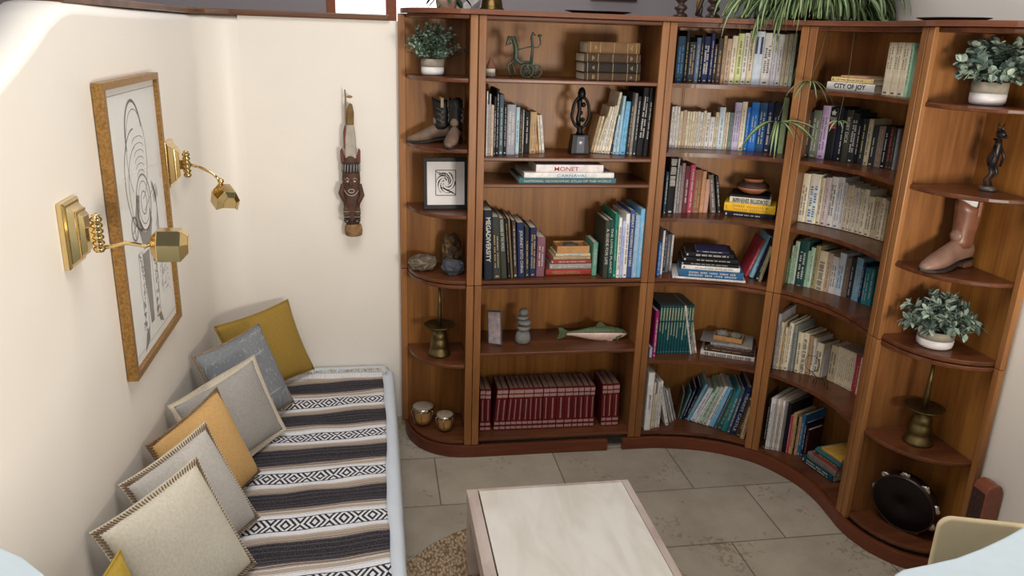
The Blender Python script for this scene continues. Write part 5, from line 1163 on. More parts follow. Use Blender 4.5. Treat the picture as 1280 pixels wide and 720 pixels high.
# ------------------------------------------------------------------ plants
def leaf_mat(name, c1, c2, stripe=None):
    m = bpy.data.materials.new(name); m.use_nodes = True; N, L = nt(m); b = N['Principled BSDF']; b.inputs['Roughness'].default_value = .5
    at = N.new('ShaderNodeAttribute'); at.attribute_name = 'tone'; sx = N.new('ShaderNodeSeparateXYZ'); L.new(at.outputs['Vector'], sx.inputs[0])
    r = N.new('ShaderNodeValToRGB'); r.color_ramp.elements[0].color = lin(c1)+(1,); r.color_ramp.elements[1].color = lin(c2)+(1,); L.new(sx.outputs[0], r.inputs[0])
    out = r.outputs[0]
    if stripe:
        q = N.new('ShaderNodeValToRGB'); q.color_ramp.interpolation = 'CONSTANT'; q.color_ramp.elements[0].color = (1, 1, 1, 1); q.color_ramp.elements[1].position = .25; q.color_ramp.elements[1].color = (0, 0, 0, 1)
        L.new(sx.outputs[1], q.inputs[0]); mx = N.new('ShaderNodeMix'); mx.data_type = 'RGBA'; L.new(q.outputs[0], mx.inputs[0]); L.new(out, mx.inputs[6]); mx.inputs[7].default_value = lin(stripe)+(1,); out = mx.outputs[2]
    L.new(out, b.inputs['Base Color']); return m
class Leaves:
    def __init__(s): s.v = []; s.f = []; s.t = []
    def oval(s, p, d, up, ln, w, tone, fold=.15):
        d = d.normalized(); sd = d.cross(up)
        if sd.length < .01: sd = d.cross(Vector((1, .2, 0)))
        sd.normalize(); n = sd.cross(d); o = len(s.v)
        pts = [p, p+d*ln*.35+sd*w*.5+n*w*fold, p+d*ln*.75+sd*w*.38+n*w*fold, p+d*ln, p+d*ln*.75-sd*w*.38+n*w*fold, p+d*ln*.35-sd*w*.5+n*w*fold, p+d*ln*.55]
        s.v += [tuple(q) for q in pts]; s.t += [(tone, 1, 0)]*7
        s.f += [(o, o+1, o+6), (o+1, o+2, o+6), (o+2, o+3, o+6), (o+3, o+4, o+6), (o+4, o+5, o+6), (o+5, o, o+6)]
    def ribbon(s, pts, w0, tone, side=None, twist=0):
        n = len(pts); o = len(s.v); 
        for i, p in enumerate(pts):
            t = (pts[min(i+1, n-1)]-pts[max(i-1, 0)]).normalized(); sd = side if side else t.cross(Vector((0, 0, 1)))
            if sd.length < .01: sd = Vector((1, 0, 0))
            sd = Matrix.Rotation(twist*min(1, i/4), 3, t) @ sd.normalized(); q = i/(n-1); w = w0*(.55+.45*min(1, q*4))*(1 if q < .55 else max(.03, 1-((q-.55)/.45)**1.6)); nn = t.cross(sd)
            for a, c in ((-1, 1), (-.16, 0), (.16, 0), (1, 1)): s.v.append(tuple(p+sd*w*a*.5+nn*abs(a)*w*.15)); s.t.append((tone, .6 if c else 0, 0))
        for i in range(n-1):
            for k in range(3): a = o+i*4+k; s.f.append((a, a+1, a+5, a+4))
    def build(s, name, m, parent):
        me = bpy.data.meshes.new(name); me.from_pydata(s.v, [], s.f); me.materials.append(m)
        at = me.attributes.new('tone', 'FLOAT_VECTOR', 'POINT'); at.data.foreach_set('vector', [c for q in s.t for c in q])
        o = bpy.data.objects.new(name, me); COL.objects.link(o); o.parent = parent; return o
EUC = leaf_mat('eucalyptus_leaf', (52, 76, 66), (150, 172, 150)); EUC2 = leaf_mat('grey_green_leaf', (70, 92, 84), (176, 190, 172))
POTW = mat('white_glaze', (224, 220, 220), .4, noise=.02); POTG = mat('raw_cement', (150, 142, 128), .85, noise=.12, nscale=60)
def potted(label, loc, r, h, spread, height, nst, ln, w, lm, seed, roundish=1., bias=(0, 0), bound=None):
    o = thing('potted_plant', label, 'plant', loc, 0, 'potted plants with two-tone pots'); rn = random.Random(seed)
    hw = h*.52
    MB().lathe([(r*.72, .0005), (r*.86, .002), (r*.97, h*.12), (r, h*.25), (r, hw)], 28).build('pot_base', POTW, o)
    MB().lathe([(r, hw+.0002), (r*1.0, h), (r*.93, h), (r*.92, h*.9), (.003, h*.9)], 28).build('pot_rim', POTG, o)
    Lf = Leaves(); st = MB()
    for k in range(nst):
        a = 2*pi*k/nst+rn.uniform(-.2, .2); el = rn.uniform(.05, 1.35); rr = spread*cos(el)*rn.uniform(.7, 1.05); hh = height*(.10+.90*sin(el))*rn.uniform(.8, 1.05)
        p0 = Vector((cos(a)*r*.4, sin(a)*r*.4, h*.92)); p3 = Vector((cos(a)*rr+bias[0]*abs(cos(a)), sin(a)*rr*.8+bias[1], h+hh)); p1 = p0.lerp(p3, .4)+Vector((0, 0, hh*.25+.01))
        if bound: p3.x = min(p3.x, bound[0]-loc[0]); p3.y = min(p3.y, bound[1]-loc[1])
        C = [((1-t)**2)*p0+2*t*(1-t)*p1+t*t*p3 for t in [i/9 for i in range(10)]]
        st.tube(C, .0011, 4)
        for i in range(2, 10):
            t = (C[i]-C[i-1]).normalized()
            for q in range(3 if i < 9 else 4):
                b_ = rn.uniform(0, 2*pi); sd = t.orthogonal().normalized(); sd = (Matrix.Rotation(b_, 3, t) @ sd)
                if bound and ((loc[0]+C[i].x > bound[0]) or (loc[1]+C[i].y > bound[1])): continue
                Lf.oval(C[i]+t*rn.uniform(-.006, .006), sd*.9+t*rn.uniform(.1, .9), Vector((rn.uniform(-.5, .5), rn.uniform(-.5, .5), 1)), ln*rn.uniform(.7, 1.15), w*rn.uniform(.8, 1.1), rn.random()**1.5)
    st.build('stems', mat('plant_stem', (70, 80, 58), .7), o); Lf.build('foliage', lm, o); return o
potted('small bushy grey-green plant in two-tone pot, top shelf of left end section', (.140, -.145, 1.7305), .048, .068, .135, .138, 60, .015, .011, EUC, 3, bound=(.275, -.045))
potted('eucalyptus plant in two-tone pot at the right edge, top shelf of right end section', (1.925, -1.19, 1.7315), .056, .076, .15, .125, 38, .030, .026, EUC2, 5, bound=(2.02, -1.10))
potted('broad pale-leaved plant in two-tone pot, fourth shelf of right end section', (1.905, -1.205, .8675), .062, .066, .145, .125, 44, .036, .016, EUC2, 8, bound=(2.02, -1.10))
# spider plant trailing over the bookcase top
SPD = leaf_mat('spider_leaf', (18, 46, 22), (46, 86, 38), (150, 166, 116))
sp_ = thing('spider_plant', 'large striped spider plant trailing over the top of the curved bays', 'plant', (1.735, -.27, 1.9985))
MB().lathe([(.065, .001), (.072, .004), (.088, .09), (.095, .095), (.095, .11), (.085, .11), (.08, .095), (.004, .095)], 28).build('pot', mat('dark_clay_pot', (96, 66, 50), .8), sp_)
Lf = Leaves(); rn = random.Random(11)
for k in range(460):
    a = rn.uniform(-pi, pi) if k % 5 == 0 else rn.uniform(-pi*1.0, .02)
    dx, dy = cos(a), sin(a); L_ = rn.uniform(.12, .44) if abs(dx) > .5 else rn.uniform(.10, .30)
    p0 = Vector((dx*.06, dy*.06, .10)); P = [p0.copy()]; ang = rn.uniform(.2, 1.1); hd = Vector((dx, dy*(.75 if dy < 0 else .4), 0)); cur = p0.copy(); tw_ = rn.uniform(-.10, .10)
    L_ = L_+.10; n_ = 12; bend = rn.uniform(1.9, 3.1)
    for i in range(n_):
        th_ = ang-bend*(i/n_)**1.15; hd = Matrix.Rotation(tw_*.5, 3, 'Z') @ hd
        cur = cur+(hd*cos(th_)+Vector((0, 0, sin(th_))))*L_/n_; q = cur.copy(); q.x = min(q.x, .305)
        wp = Vector((q.x+1.735, q.y-.27)); j = min(range(0, NS, 6), key=lambda j_: (wp-S[j_]).length)
        if (wp-S[j]).dot(NRM[j]) > -.022: q.z = max(q.z, .004+.006*rn.random()); cur.z = max(cur.z, .004)
        if wp.y > -.02: q.y = .24
        P.append(q)
    Lf.ribbon(P, rn.uniform(.016, .026), rn.random(), twist=rn.uniform(-1.3, 1.3))
Lf.build('foliage', SPD, sp_)
# runners with hanging plantlets
def plantlet(px, pz, py, n, ln, seed, wd=.012, run=None):
    rr_ = random.Random(seed); c = Vector((px-1.735, py+.27, pz-1.9985)); l2 = Leaves()
    st = MB(); s0 = Vector(run) if run else Vector((c.x, c.y+.0, -.01))
    st.tube([Vector((c.x*.4, -.03, .13)), Vector((c.x*.8+.0, c.y*.9, .10)), s0, s0.lerp(c, .5)+Vector((.006, -.004, 0)), c], .0008, 5); st.build('runner', mat('runner_stem', (104, 100, 66), .6), sp_)
    for k in range(n):
        a = 2*pi*k/n+rr_.uniform(-.3, .3); L_ = ln*rr_.uniform(.6, 1.1); dn = rr_.uniform(.5, 1.3); P = []
        for i in range(8):
            t = i/7; P.append(c+Vector((cos(a)*L_*t, -abs(sin(a))*L_*t*.45, L_*(.32*t-dn*t*t))))
        l2.ribbon(P, wd, rr_.random()*.6, None, rr_.uniform(-1, 1))
    l2.build('plantlet', SPD, sp_)
plantlet(1.515, 1.600, -.555, 12, .19, 2, .017, (-.10, -.205, -.03))
plantlet(1.615, 1.765, -.585, 11, .13, 5, .014, (-.03, -.235, -.03))
plantlet(1.715, 1.62, -.67, 8, .06, 9, .009, (.07, -.27, -.03))

# ------------------------------------------------------------------ curios on the shelves
def boot(label, loc, yaw, sc, shaftm, footm, pullm, tilt=0):
    o = thing('cowboy_boot', label, 'boot', loc, (0, tilt, yaw)); s_ = sc
    # foot outline rings from toe to heel : (x, halfwidth, ztop, zbottom)
    g = MB(); v = []; f = []; K = 14
    st = [(.185, .006, .022, .010), (.178, .016, .030, .006), (.16, .026, .040, .005), (.13, .034, .054, .005), (.10, .037, .070, .006), (.07, .034, .086, .010), (.045, .031, .100, .016), (.02, .031, .108, .024), (-.01, .033, .110, .030), (-.04, .031, .104, .032), (-.055, .022, .088, .034)]
    for x, hw, zt, zb in st:
        for k in range(K):
            a = 2*pi*k/K; zc, rz = (zt+zb)/2, (zt-zb)/2; cz = sin(a); v.append((x*s_, hw*s_*cos(a)*(1 if cz < 0 else 1-.15*cz), (zc+rz*(cz if cz > 0 else -abs(cz)**.6))*s_))
    for i in range(len(st)-1):
        for k in range(K): a = i*K+k; b_ = i*K+(k+1) % K; f.append((a, b_, b_+K, a+K))
    f += [tuple(range(K-1, -1, -1)), tuple((len(st)-1)*K+k for k in range(K))]
    g.add(v, f, None, True); g.build('foot', footm, o)
    g = MB(); v = []; f = []; rings = [(-.002, .034, .046, .078), (-.004, .033, .044, .10), (-.006, .034, .044, .13), (-.008, .038, .048, .17), (-.006, .040, .052, .21), (-.004, .041, .054, .243)]
    K = 24
    for c, ry, rx, z in rings:
        for k in range(K):
            a = 2*pi*k/K; dz = 0
            if z > .24: dz = .012*cos(2*a)-.006
            wr = .0015*sin(a*5+z*90) if z < .16 else 0
            v.append(((c+(rx+wr)*cos(a))*s_, (ry+wr)*sin(a)*s_, (z+dz)*s_))
    n = len(rings)
    for c, ry, rx, z in rings[::-1][:3]:
        for k in range(K):
            a = 2*pi*k/K; dz = (.012*cos(2*a)-.006) if z > .24 else 0
            v.append(((c+(rx-.004)*cos(a))*s_, (ry-.004)*sin(a)*s_, (z+dz)*s_))
    for i in range(n+2):
        for k in range(K): a = i*K+k; b_ = i*K+(k+1) % K; f.append((a, b_, b_+K, a+K))
    f.append(tuple((n+2)*K+k for k in range(K))); f.append(tuple(range(K-1, -1, -1)))
    g.add(v, f, None, True); g.build('shaft', shaftm, o)
    SOL = mat('boot_sole', (40, 32, 28), .6)
    sole = [(.190, 0), (.176, .020), (.15, .033), (.11, .040), (.07, .036), (.03, .027), (-.02, .028), (-.05, .030), (-.062, .018)]
    pts = [(x*s_, y*s_) for x, y in sole]+[(x*s_, -y*s_) for x, y in sole[::-1][:-1]]
    g = MB(); top = [.012, .009, .008, .008, .012, .020, .030, .032, .034]; tops = top+top[::-1][:-1]; m = len(pts)
    v = [(p[0], p[1], (t-.007)*s_) for p, t in zip(pts, tops)]+[(p[0], p[1], t*s_) for p, t in zip(pts, tops)]
    f = [(i, (i+1) % m, m+(i+1) % m, m+i) for i in range(m)]+[tuple(range(m-1, -1, -1)), tuple(range(m, 2*m))]
    g.add(v, f); g.build('sole', SOL, o)
    MB().prism([(-.058*s_, -.022*s_), (-.012*s_, -.025*s_), (-.008*s_, 0), (-.012*s_, .025*s_), (-.058*s_, .022*s_), (-.064*s_, 0)], .001, .028*s_).build('heel', SOL if pullm != 'brown' else mat('heel_leather', (92, 62, 46), .5), o, bevel=.002)
    pm = mat('pull_tab_leather', (168, 148, 122), .6) if pullm != 'brown' else mat('pull_tab_brown', (158, 108, 84), .5)
    for sg in (-1, 1):
        MB().box(-.012*s_, .004*s_, -.0012, .0012, .195*s_, .247*s_, T(0, sg*.0425*s_, 0)).build('pull_tab', pm, o, bevel=.001)
        if pullm != 'brown':
            g = MB()
            for q in range(3):
                P = [((.012+.010*q)*s_*(1 if t % 2 else -.4)+(-.005)*s_, sg*(.0405*s_*(1-((.01*q+.012)/.06)**2*.5)), (.11+.015*t+.004*q)*s_) for t in range(6)]
                g.tube(P, .0008, 4)
            g.build('stitching', mat('boot_stitching', (150, 142, 128), .7), o)
    # vamp throat: tongue of foot leather rising on the front of the shaft
    g = MB(); g.lathe([(.001, -.02*s_), (.020*s_, -.012*s_), (.024*s_, .004*s_), (.016*s_, .020*s_), (.003*s_, .030*s_)], 14, T(.033*s_, 0, .118*s_), sx=.55); g.build('vamp_tongue', footm, o)
    return o
BLK = mat('black_leather', (34, 32, 34), .5, spec=.2, noise=.25, nscale=30, bump=.2); TAU = mat('taupe_leather', (112, 92, 78), .55, spec=.25, noise=.2, nscale=30, bump=.2)
boot('black and taupe cowboy boot with its toe pointing left', (.178, -.105, 1.4432), pi, .79, BLK, TAU, 'tan')
boot('black and taupe cowboy boot turned to the front, right one of the pair', (.238, -.160, 1.4432), -pi*.60, .79, BLK, TAU, 'tan')
BRL = mat('russet_leather', (122, 78, 58), .38, noise=.3, nscale=22, bump=.3); BRF = mat('brown_boot_leather', (128, 98, 84), .42, noise=.2, nscale=22, bump=.2)
bt = boot('single brown boot with a white lining on the right end section', (1.960, -1.165, 1.1556), -pi*.91, 1.0, BRL, BRF, 'brown')
MB().lathe([(.028, .20), (.033, .235), (.0355, .262), (.034, .264), (.031, .235), (.026, .20)], 24, T(-.005, 0, 0), sx=1.25).build('lining', mat('white_lining', (214, 212, 212), .7), bt)
# small framed print
fp = thing('framed_print', 'small black-framed abstract black and white print on left end section', 'picture', (.198, -.175, 1.1615), (-.10, 0, .03))
w_, h_ = .097, .225
MB().box(-w_, w_, 0, .02, 0, .018).box(-w_, w_, 0, .02, h_-.018, h_).box(-w_, -w_+.014, 0, .02, .018, h_-.018).box(w_-.014, w_, 0, .02, .018, h_-.018).build('frame', mat('black_frame', (18, 17, 18), .5, spec=.3), fp, bevel=.001)
MB().box(-w_+.014, w_-.014, .008, .017, .018, h_-.018).build('mount', mat('mount_white', (222, 218, 216), .7, noise=.01), fp)
g = MB(); MX = Matrix(((1, 0, 0, 0), (0, 0, -1, .0078), (0, 1, 0, .115), (0, 0, 0, 1)))
def bar(a, b_, w):
    a, b_ = Vector(a), Vector(b_); d = (b_-a).normalized(); n = Vector((-d.y, d.x))*w/2; g.prism([tuple(a+n), tuple(b_+n), tuple(b_-n), tuple(a-n)], 0, .0003, MX)
for a, b_ in (((-.044, -.055), (.044, -.055)), ((-.044, .055), (.044, .055)), ((-.044, -.055), (-.044, .055)), ((.044, -.055), (.044, .055))): bar(a, b_, .003)
for q in range(6):
    ph_ = q*1.1
    for t in range(12):
        r0 = .010+.0028*t; a0 = ph_+t*.26; r1 = r0+.0028; a1 = a0+.26
        bar((r0*cos(a0), r0*1.15*sin(a0)), (min(.042, r1)*cos(a1), min(.042, r1)*1.15*sin(a1)), .0035+.002*sin(t+q))
for q in range(5): bar((-.042+.012*q, .052-.004*q), (-.024+.012*q, .034-.006*q), .003); bar((.042-.010*q, -.052+.005*q), (.022-.010*q, -.036+.004*q), .0035)
g.build('block_print', mat('block_print_black', (28, 26, 28), .8), fp)
# rocks
def rock(name, label, loc, dims, m, seed, yaw=0, cuts=9, group=None, cat='rock', flat=.0):
    rn = random.Random(seed); b = bmesh.new()
    for k in range(90):
        d = Vector((rn.gauss(0, 1), rn.gauss(0, 1), rn.gauss(0, 1))).normalized(); q = .82+.18*rn.random()
        p = Vector((d.x*dims[0]/2*q, d.y*dims[1]/2*q, d.z*dims[2]/2*q)); mx = max(abs(d.x), abs(d.y), abs(d.z)); p *= (1+.35*(1/mx-1)*0)/(mx**.35)
        b.verts.new(p)
    bmesh.ops.convex_hull(b, input=b.verts); bmesh.ops.delete(b, geom=[v for v in b.verts if not v.link_faces], context='VERTS')
    bmesh.ops.triangulate(b, faces=b.faces); bmesh.ops.subdivide_edges(b, edges=b.edges, cuts=2, use_grid_fill=True)
    from mathutils import noise
    for v in b.verts: v.co += v.co.normalized()*dims[2]*.09*noise.noise(v.co*60+Vector((seed, 0, 0)))
    z0 = min(v.co.z for v in b.verts)
    for v in b.verts: v.co.z = max(0, v.co.z-z0-dims[2]*.04)
    me = bpy.data.meshes.new(name); bmesh.ops.recalc_face_normals(b, faces=b.faces); b.to_mesh(me); b.free(); me.materials.append(m)
    o = bpy.data.objects.new(name, me); COL.objects.link(o); o.location = loc; o.rotation_euler = (0, 0, yaw); return tag(o, label, cat, group)
def rockmat(name, c1, c2, sc, vein=None, th=.6):
    m = mat(name, c1, .75, noise=.3, nscale=sc, bump=1.0); N, L = nt(m); b = N['Principled BSDF']; base = b.inputs['Base Color'].links[0].from_socket
    tc = N.new('ShaderNodeTexCoord'); n = N.new('ShaderNodeTexNoise'); n.inputs['Scale'].default_value = sc*.6; n.inputs['Detail'].default_value = 6; n.inputs['Distortion'].default_value = 1.5; L.new(tc.outputs['Object'], n.inputs[0])
    r = N.new('ShaderNodeValToRGB'); r.color_ramp.elements[0].position = th-.04; r.color_ramp.elements[1].position = th+.05; L.new(n.outputs[0], r.inputs[0])
    mx = N.new('ShaderNodeMix'); mx.data_type = 'RGBA'; L.new(r.outputs[0], mx.inputs[0]); L.new(base, mx.inputs[6]); mx.inputs[7].default_value = lin(c2)+(1,); L.new(mx.outputs[2], b.inputs['Base Color']); return m
RB1 = rockmat('petrified_bark', (74, 60, 46), (128, 96, 52), 55, th=.56); RB2 = rockmat('banded_slate', (84, 74, 60), (130, 116, 90), 60, th=.56); RB3 = rockmat('veined_dark_stone', (62, 66, 74), (150, 154, 158), 28, th=.62)
rock('rock', 'low flat brown rock lying left on the left end section', (.098, -.135, .8672), (.148, .07, .078), RB2, 3, .05)
rock('rock', 'tall craggy brown rock standing behind the dark veined stone', (.232, -.098, .8672), (.092, .07, .185), RB1, 6, .2)
rock('rock', 'dark grey stone with white veins in front of the tall rock', (.228, -.205, .8672), (.106, .08, .080), RB3, 9, .3)
# brass candlesticks with a tall spike
def candlestick(label, loc, H):
    o = thing('brass_candlestick', label, 'candlestick', loc)
    MB().lathe([(.052, .0006), (.055, .006), (.050, .012), (.047, .030), (.042, .036), (.044, .044), (.040, .075), (.036, .080), (.038, .088), (.034, .112), (.024, .120), (.020, .132), (.022, .140)], 30).build('stepped_base', OLDBR, o)
    MB().lathe([(.010, .1402), (.058, .1410), (.070, .150), (.0725, .150), (.060, .138), (.022, .1360), (.010, .1365)], 34).build('drip_dish', OLDBR, o)
    MB().lathe([(.0125, .1412), (.0105, .20), (.0085, H*.75), (.006, H)], 14).build('spike', OLDBR, o)
candlestick('aged brass pricket candlestick on the left end section, above the bongo drums', (.171, -.165, .4655), .335)
candlestick('aged brass pricket candlestick on the right end section, above the tambourine', (1.925, -1.20, .4665), .325)
# bongo drums
def bongo(label, loc, r, h):
    o = thing('bongo_drum', label, 'drum', loc, 0, None)
    MB().lathe([(r*.72, .012), (r*.80, h*.35), (r*.90, h*.7), (r*.93, h*.86)], 28).build('shell', mat('honey_wood', (190, 142, 84), .35, noise=.12, nscale=12), o)
    MB().lathe([(r*.94, h*.80), (r*1.02, h*.82), (r*1.02, h*.95), (r*.94, h*.95)], 28).build('hoop', CHROME, o)
    MB().lathe([(r*.90, h*.951), (r*1.0, h*.952), (r*.98, h), (r*.6, h*1.015), (.002, h*1.015)], 28).build('drumhead', mat('drum_skin', (150, 136, 116), .6, noise=.12, nscale=60), o)
    g = MB()
    for k in range(6):
        a = 2*pi*k/6+.3; c, s_ = cos(a), sin(a)
        MB().tube([(r*1.02*c, r*1.02*s_, h*.88), (r*1.22*c, r*1.22*s_, h*.84), (r*1.10*c, r*1.10*s_, h*.6), (r*.86*c, r*.86*s_, .014), (r*.84*c, r*.84*s_, .0015)], .0017, 6).build('tension_rod', CHROME, o)
bongo('larger bongo drum, left of the pair in the lower end section', (.098, -.118, .0802), .050, .100)
bongo('smaller bongo drum, right of the pair in the lower end section', (.198, -.195, .0802), .040, .090)
# bronze horse toy on wheels
PAT = mat('green_patina', (74, 88, 76), .6, .5, .35, 60, bump=.3)
hz = thing('bronze_horse', 'green patinated bronze horse drawing a two-wheeled cart with a rider', 'figurine', (.515, -.20, 1.7332))
MB().tube([(-.052, 0, .140), (-.072, 0, .128), (-.060, 0, .162), (-.044, 0, .160), (-.030, 0, .12), (-.030, 0, .075), (-.010, 0, .060), (.036, 0, .064)], [.004, .006, .008, .010, .011, .010, .008, .006], 10).build('horse_body', PAT, hz)
for sx, x1, x2 in ((-1, -.066, -.050), (1, -.042, -.030)):
    MB().tube([(-.036, sx*.008, .070), (x1, sx*.010, .050), (x2 if sx > 0 else -.060, sx*.010, .024), (x2, sx*.010, .0015)], [.006, .0045, .0035, .003], 8).build('horse_leg', PAT, hz)
MB().tube([(.036, 0, .060), (.040, 0, .12), (.034, 0, .165), (.040, 0, .182), (.050, 0, .172)], [.007, .006, .005, .006, .003], 8).build('rider', PAT, hz)
MB().tube([(.036, 0, .125), (.062, 0, .124), (.074, 0, .14), (.068, 0, .168)], .003, 6).tube([(.036, 0, .128), (-.028, 0, .112)], .0025, 6).build('rider_arm', PAT, hz)
MB().ball((.068, 0, .172), (.009, .005, .006)).build('bird', PAT, hz)
for x, y in ((.014, -.028), (.052, -.02), (.034, .026)):
    rm = MB().tube([(x+.027*cos(a), y, .0295+.027*sin(a)) for a in [2*pi*k/24 for k in range(24)]], .0028, 8, closed=True); 
    for q in range(4): a = pi*q/4; rm.tube([(x-.026*cos(a), y, .0295-.026*sin(a)), (x+.026*cos(a), y, .0295+.026*sin(a))], .0014, 5)
    rm.build('wheel', PAT, hz)
MB().tube([(.03, -.028, .03), (.034, .026, .03)], .003, 6).tube([(.036, 0, .062), (.034, 0, .03)], .004, 6).build('axle', PAT, hz)
# striped stone
ss = thing('banded_stone', 'small cone-shaped stone with a white band beside the bronze horse', 'stone', (.378, -.20, 1.7335))
MB().lathe([(.022, 0), (.023, .004), (.022, .018)], 18).build('stone_foot', mat('grey_stone', (118, 110, 104), .8, noise=.25, nscale=60), ss)
MB().lathe([(.0215, .0182), (.021, .034)], 18).build('white_band', mat('white_stone_band', (196, 188, 172), .8), ss)
MB().lathe([(.0205, .0342), (.018, .045), (.011, .056), (.008, .066), (.004, .076), (.001, .080)], 18).build('stone_tip', mat('rust_stone', (118, 78, 58), .8, noise=.3, nscale=60), ss)
# black sculpture
BL = mat('polished_black', (12, 11, 12), .4, noise=.05, spec=.22)
st_ = thing('black_sculpture', 'black abstract figure inside an oval ring on a dark plinth', 'sculpture', (.783, -.185, 1.4125))
g = MB(); h0, h1 = .044, .036
v = [(-h0, -.03, 0), (h0, -.03, 0), (h0, .03, 0), (-h0, .03, 0), (-h1, -.024, .085), (h1, -.024, .085), (h1, .024, .085), (-h1, .024, .085)]
g.add(v, [(0, 3, 2, 1), (4, 5, 6, 7), (0, 1, 5, 4), (1, 2, 6, 5), (2, 3, 7, 6), (3, 0, 4, 7)]); g.build('plinth_block', BL, st_, bevel=.003)
MB().box(-.017, .017, -.0295, -.026, .004, .078).build('plaque', mat('pewter_plaque', (74, 76, 88), .5, .2), st_)
MB().lathe([(.001, 0), (.008, .0005), (.008, .0012)], 16, T(0, -.0298, .05) @ R(pi/2, 'X')).build('seal', mat('silver_seal', (206, 208, 212), .3, .3), st_)
P = [(.040*cos(a)*(1 if sin(a) < 0 else .92), 0, .180+.066*sin(a)) for a in [2*pi*k/36 for k in range(36)]]
MB().tube(P, .0065, 10, closed=True).build('oval_ring', BL, st_)
MB().lathe([(.016, .084), (.010, .10), (.013, .115), (.006, .122)], 18, sx=1.2).lathe([(.010, .236), (.018, .245), (.019, .262), (.014, .278), (.006, .285), (.001, .287)], 18, sx=.95, sy=.8).build('head_and_neck', BL, st_)
MB().tube([(-.006, 0, .12), (-.010, 0, .15), (-.006, 0, .19), (-.008, 0, .225), (-.004, 0, .242)], [.010, .011, .008, .012, .009], 12).ball((.010, -.003, .212), (.011, .009, .011)).ball((.009, -.003, .148), (.010, .009, .010)).ball((.001, -.003, .178), (.008, .007, .009)).build('inner_figure', BL, st_)
# photo stand, cairn, fish
ps = thing('photo_stand', 'small silver-edged photo frame turned sideways beside the stone cairn', 'picture', (.428, -.215, .5225), (-.12, -.10, -.55))
MB().box(-.036, .036, -.004, .004, 0, .165).build('frame', mat('pewter_frame', (120, 112, 110), .35, .7), ps, bevel=.001)
MB().box(-.030, .030, -.0052, -.0042, .008, .157).build('photo', mat('faded_photo', (164, 150, 152), .5, noise=.3, nscale=45), ps)
MB().box(-.012, .012, .0045, .006, .02, .12, R(.0, 'X')).build('easel_strut', mat('black_card', (30, 28, 28), .7), ps)
STN = mat('river_stone', (122, 120, 116), .8, noise=.15, nscale=70); z = .5223
for k, (r_, h_) in enumerate(((.040, .062), (.038, .026), (.038, .027), (.029, .020), (.026, .036))):
    b = MB(); n_ = 10; b.lathe([(max(.002, r_*(1-abs(2*i/n_-1)**2.6)**.5), h_*i/n_) for i in range(n_+1)], 24, sx=1, sy=.82)
    if k == 0: b = MB().lathe([(.030, 0), (.038, .006), (.037, .03), (.030, .054), (.022, .062), (.002, .062)], 24, sy=.85)
    o = b.build('cairn_stone', STN); o.location = (.563+(.0, .004, .002, -.005, .001)[k], -.19, z); o.rotation_euler = (0, 0, k); z += h_-.0003
    tag(o, ('lowest and tallest', 'second from bottom', 'middle', 'second from top, thin', 'topmost')[k]+' grey pebble of the balanced stone cairn', 'stone', 'stacked pebbles of the cairn')
fish = thing('carved_trout', 'painted carved trout lying on the shelf above the maroon volumes', 'fish carving', (.925, -.19, .556), (0, .03, 0))
def fish_part(zlo, zhi, name, m, grow=1.0):
    g = MB(); v = []; f = []; st2 = [(-.150, .011, .010), (-.125, .012, .009), (-.09, .019, .013), (-.04, .030, .019), (.01, .037, .023), (.06, .036, .023), (.10, .029, .020), (.13, .019, .014), (.150, .006, .006)]; K = 13
    for x, rz, ry in st2:
        for k in range(K): a = zlo+(zhi-zlo)*k/(K-1); v.append((x, ry*cos(a)*grow, rz*sin(a)*grow))
    n = len(st2)
    for i in range(n-1):
        for k in range(K-1): a = i*K+k; f.append((a, a+1, a+K+1, a+K))
        f.append((i*K, (i+1)*K, (i+1)*K+K-1, i*K+K-1))
    f += [tuple(range(K)), tuple((n-1)*K+k for k in range(K-1, -1, -1))]
    g.add(v, f, None, True); return g.build(name, m, fish)
FG = mat('trout_back', (78, 92, 62), .45, noise=.35, nscale=90); FPK = mat('trout_belly', (222, 190, 176), .4, noise=.12, nscale=30)
fish_part(.75, pi-.30, 'back', FG); fish_part(-pi-.299, .749, 'belly', FPK)
MM = Matrix(((1, 0, 0, 0), (0, 0, 1, 0), (0, 1, 0, 0), (0, 0, 0, 1)))
MB().prism([(-.145, -.010), (-.145, .011), (-.178, .030), (-.195, .030), (-.186, .002), (-.196, -.028), (-.178, -.026)], -.004, .004, MM).build('tail_fin', FG, fish, bevel=.001)
MB().prism([(-.01, .036), (.04, .037), (.020, .056), (.004, .058)], -.003, .003, MM).build('dorsal_fin', FG, fish)
MB().prism([(-.002, 0), (.030, 0), (.016, -.026), (.000, -.026)], -.003, .003, T(.05, -.010, -.022)@MM).build('pelvic_fin', FPK, fish)
MB().prism([(.10, -.01), (.13, .0), (.106, -.034)], -.003, .003, T(-.010, -.018, .0)@MM).build('side_fin', FG, fish)
MB().ball((.128, -.012, .008), .0042).build('eye', mat('fish_eye', (30, 28, 24), .2), fish)
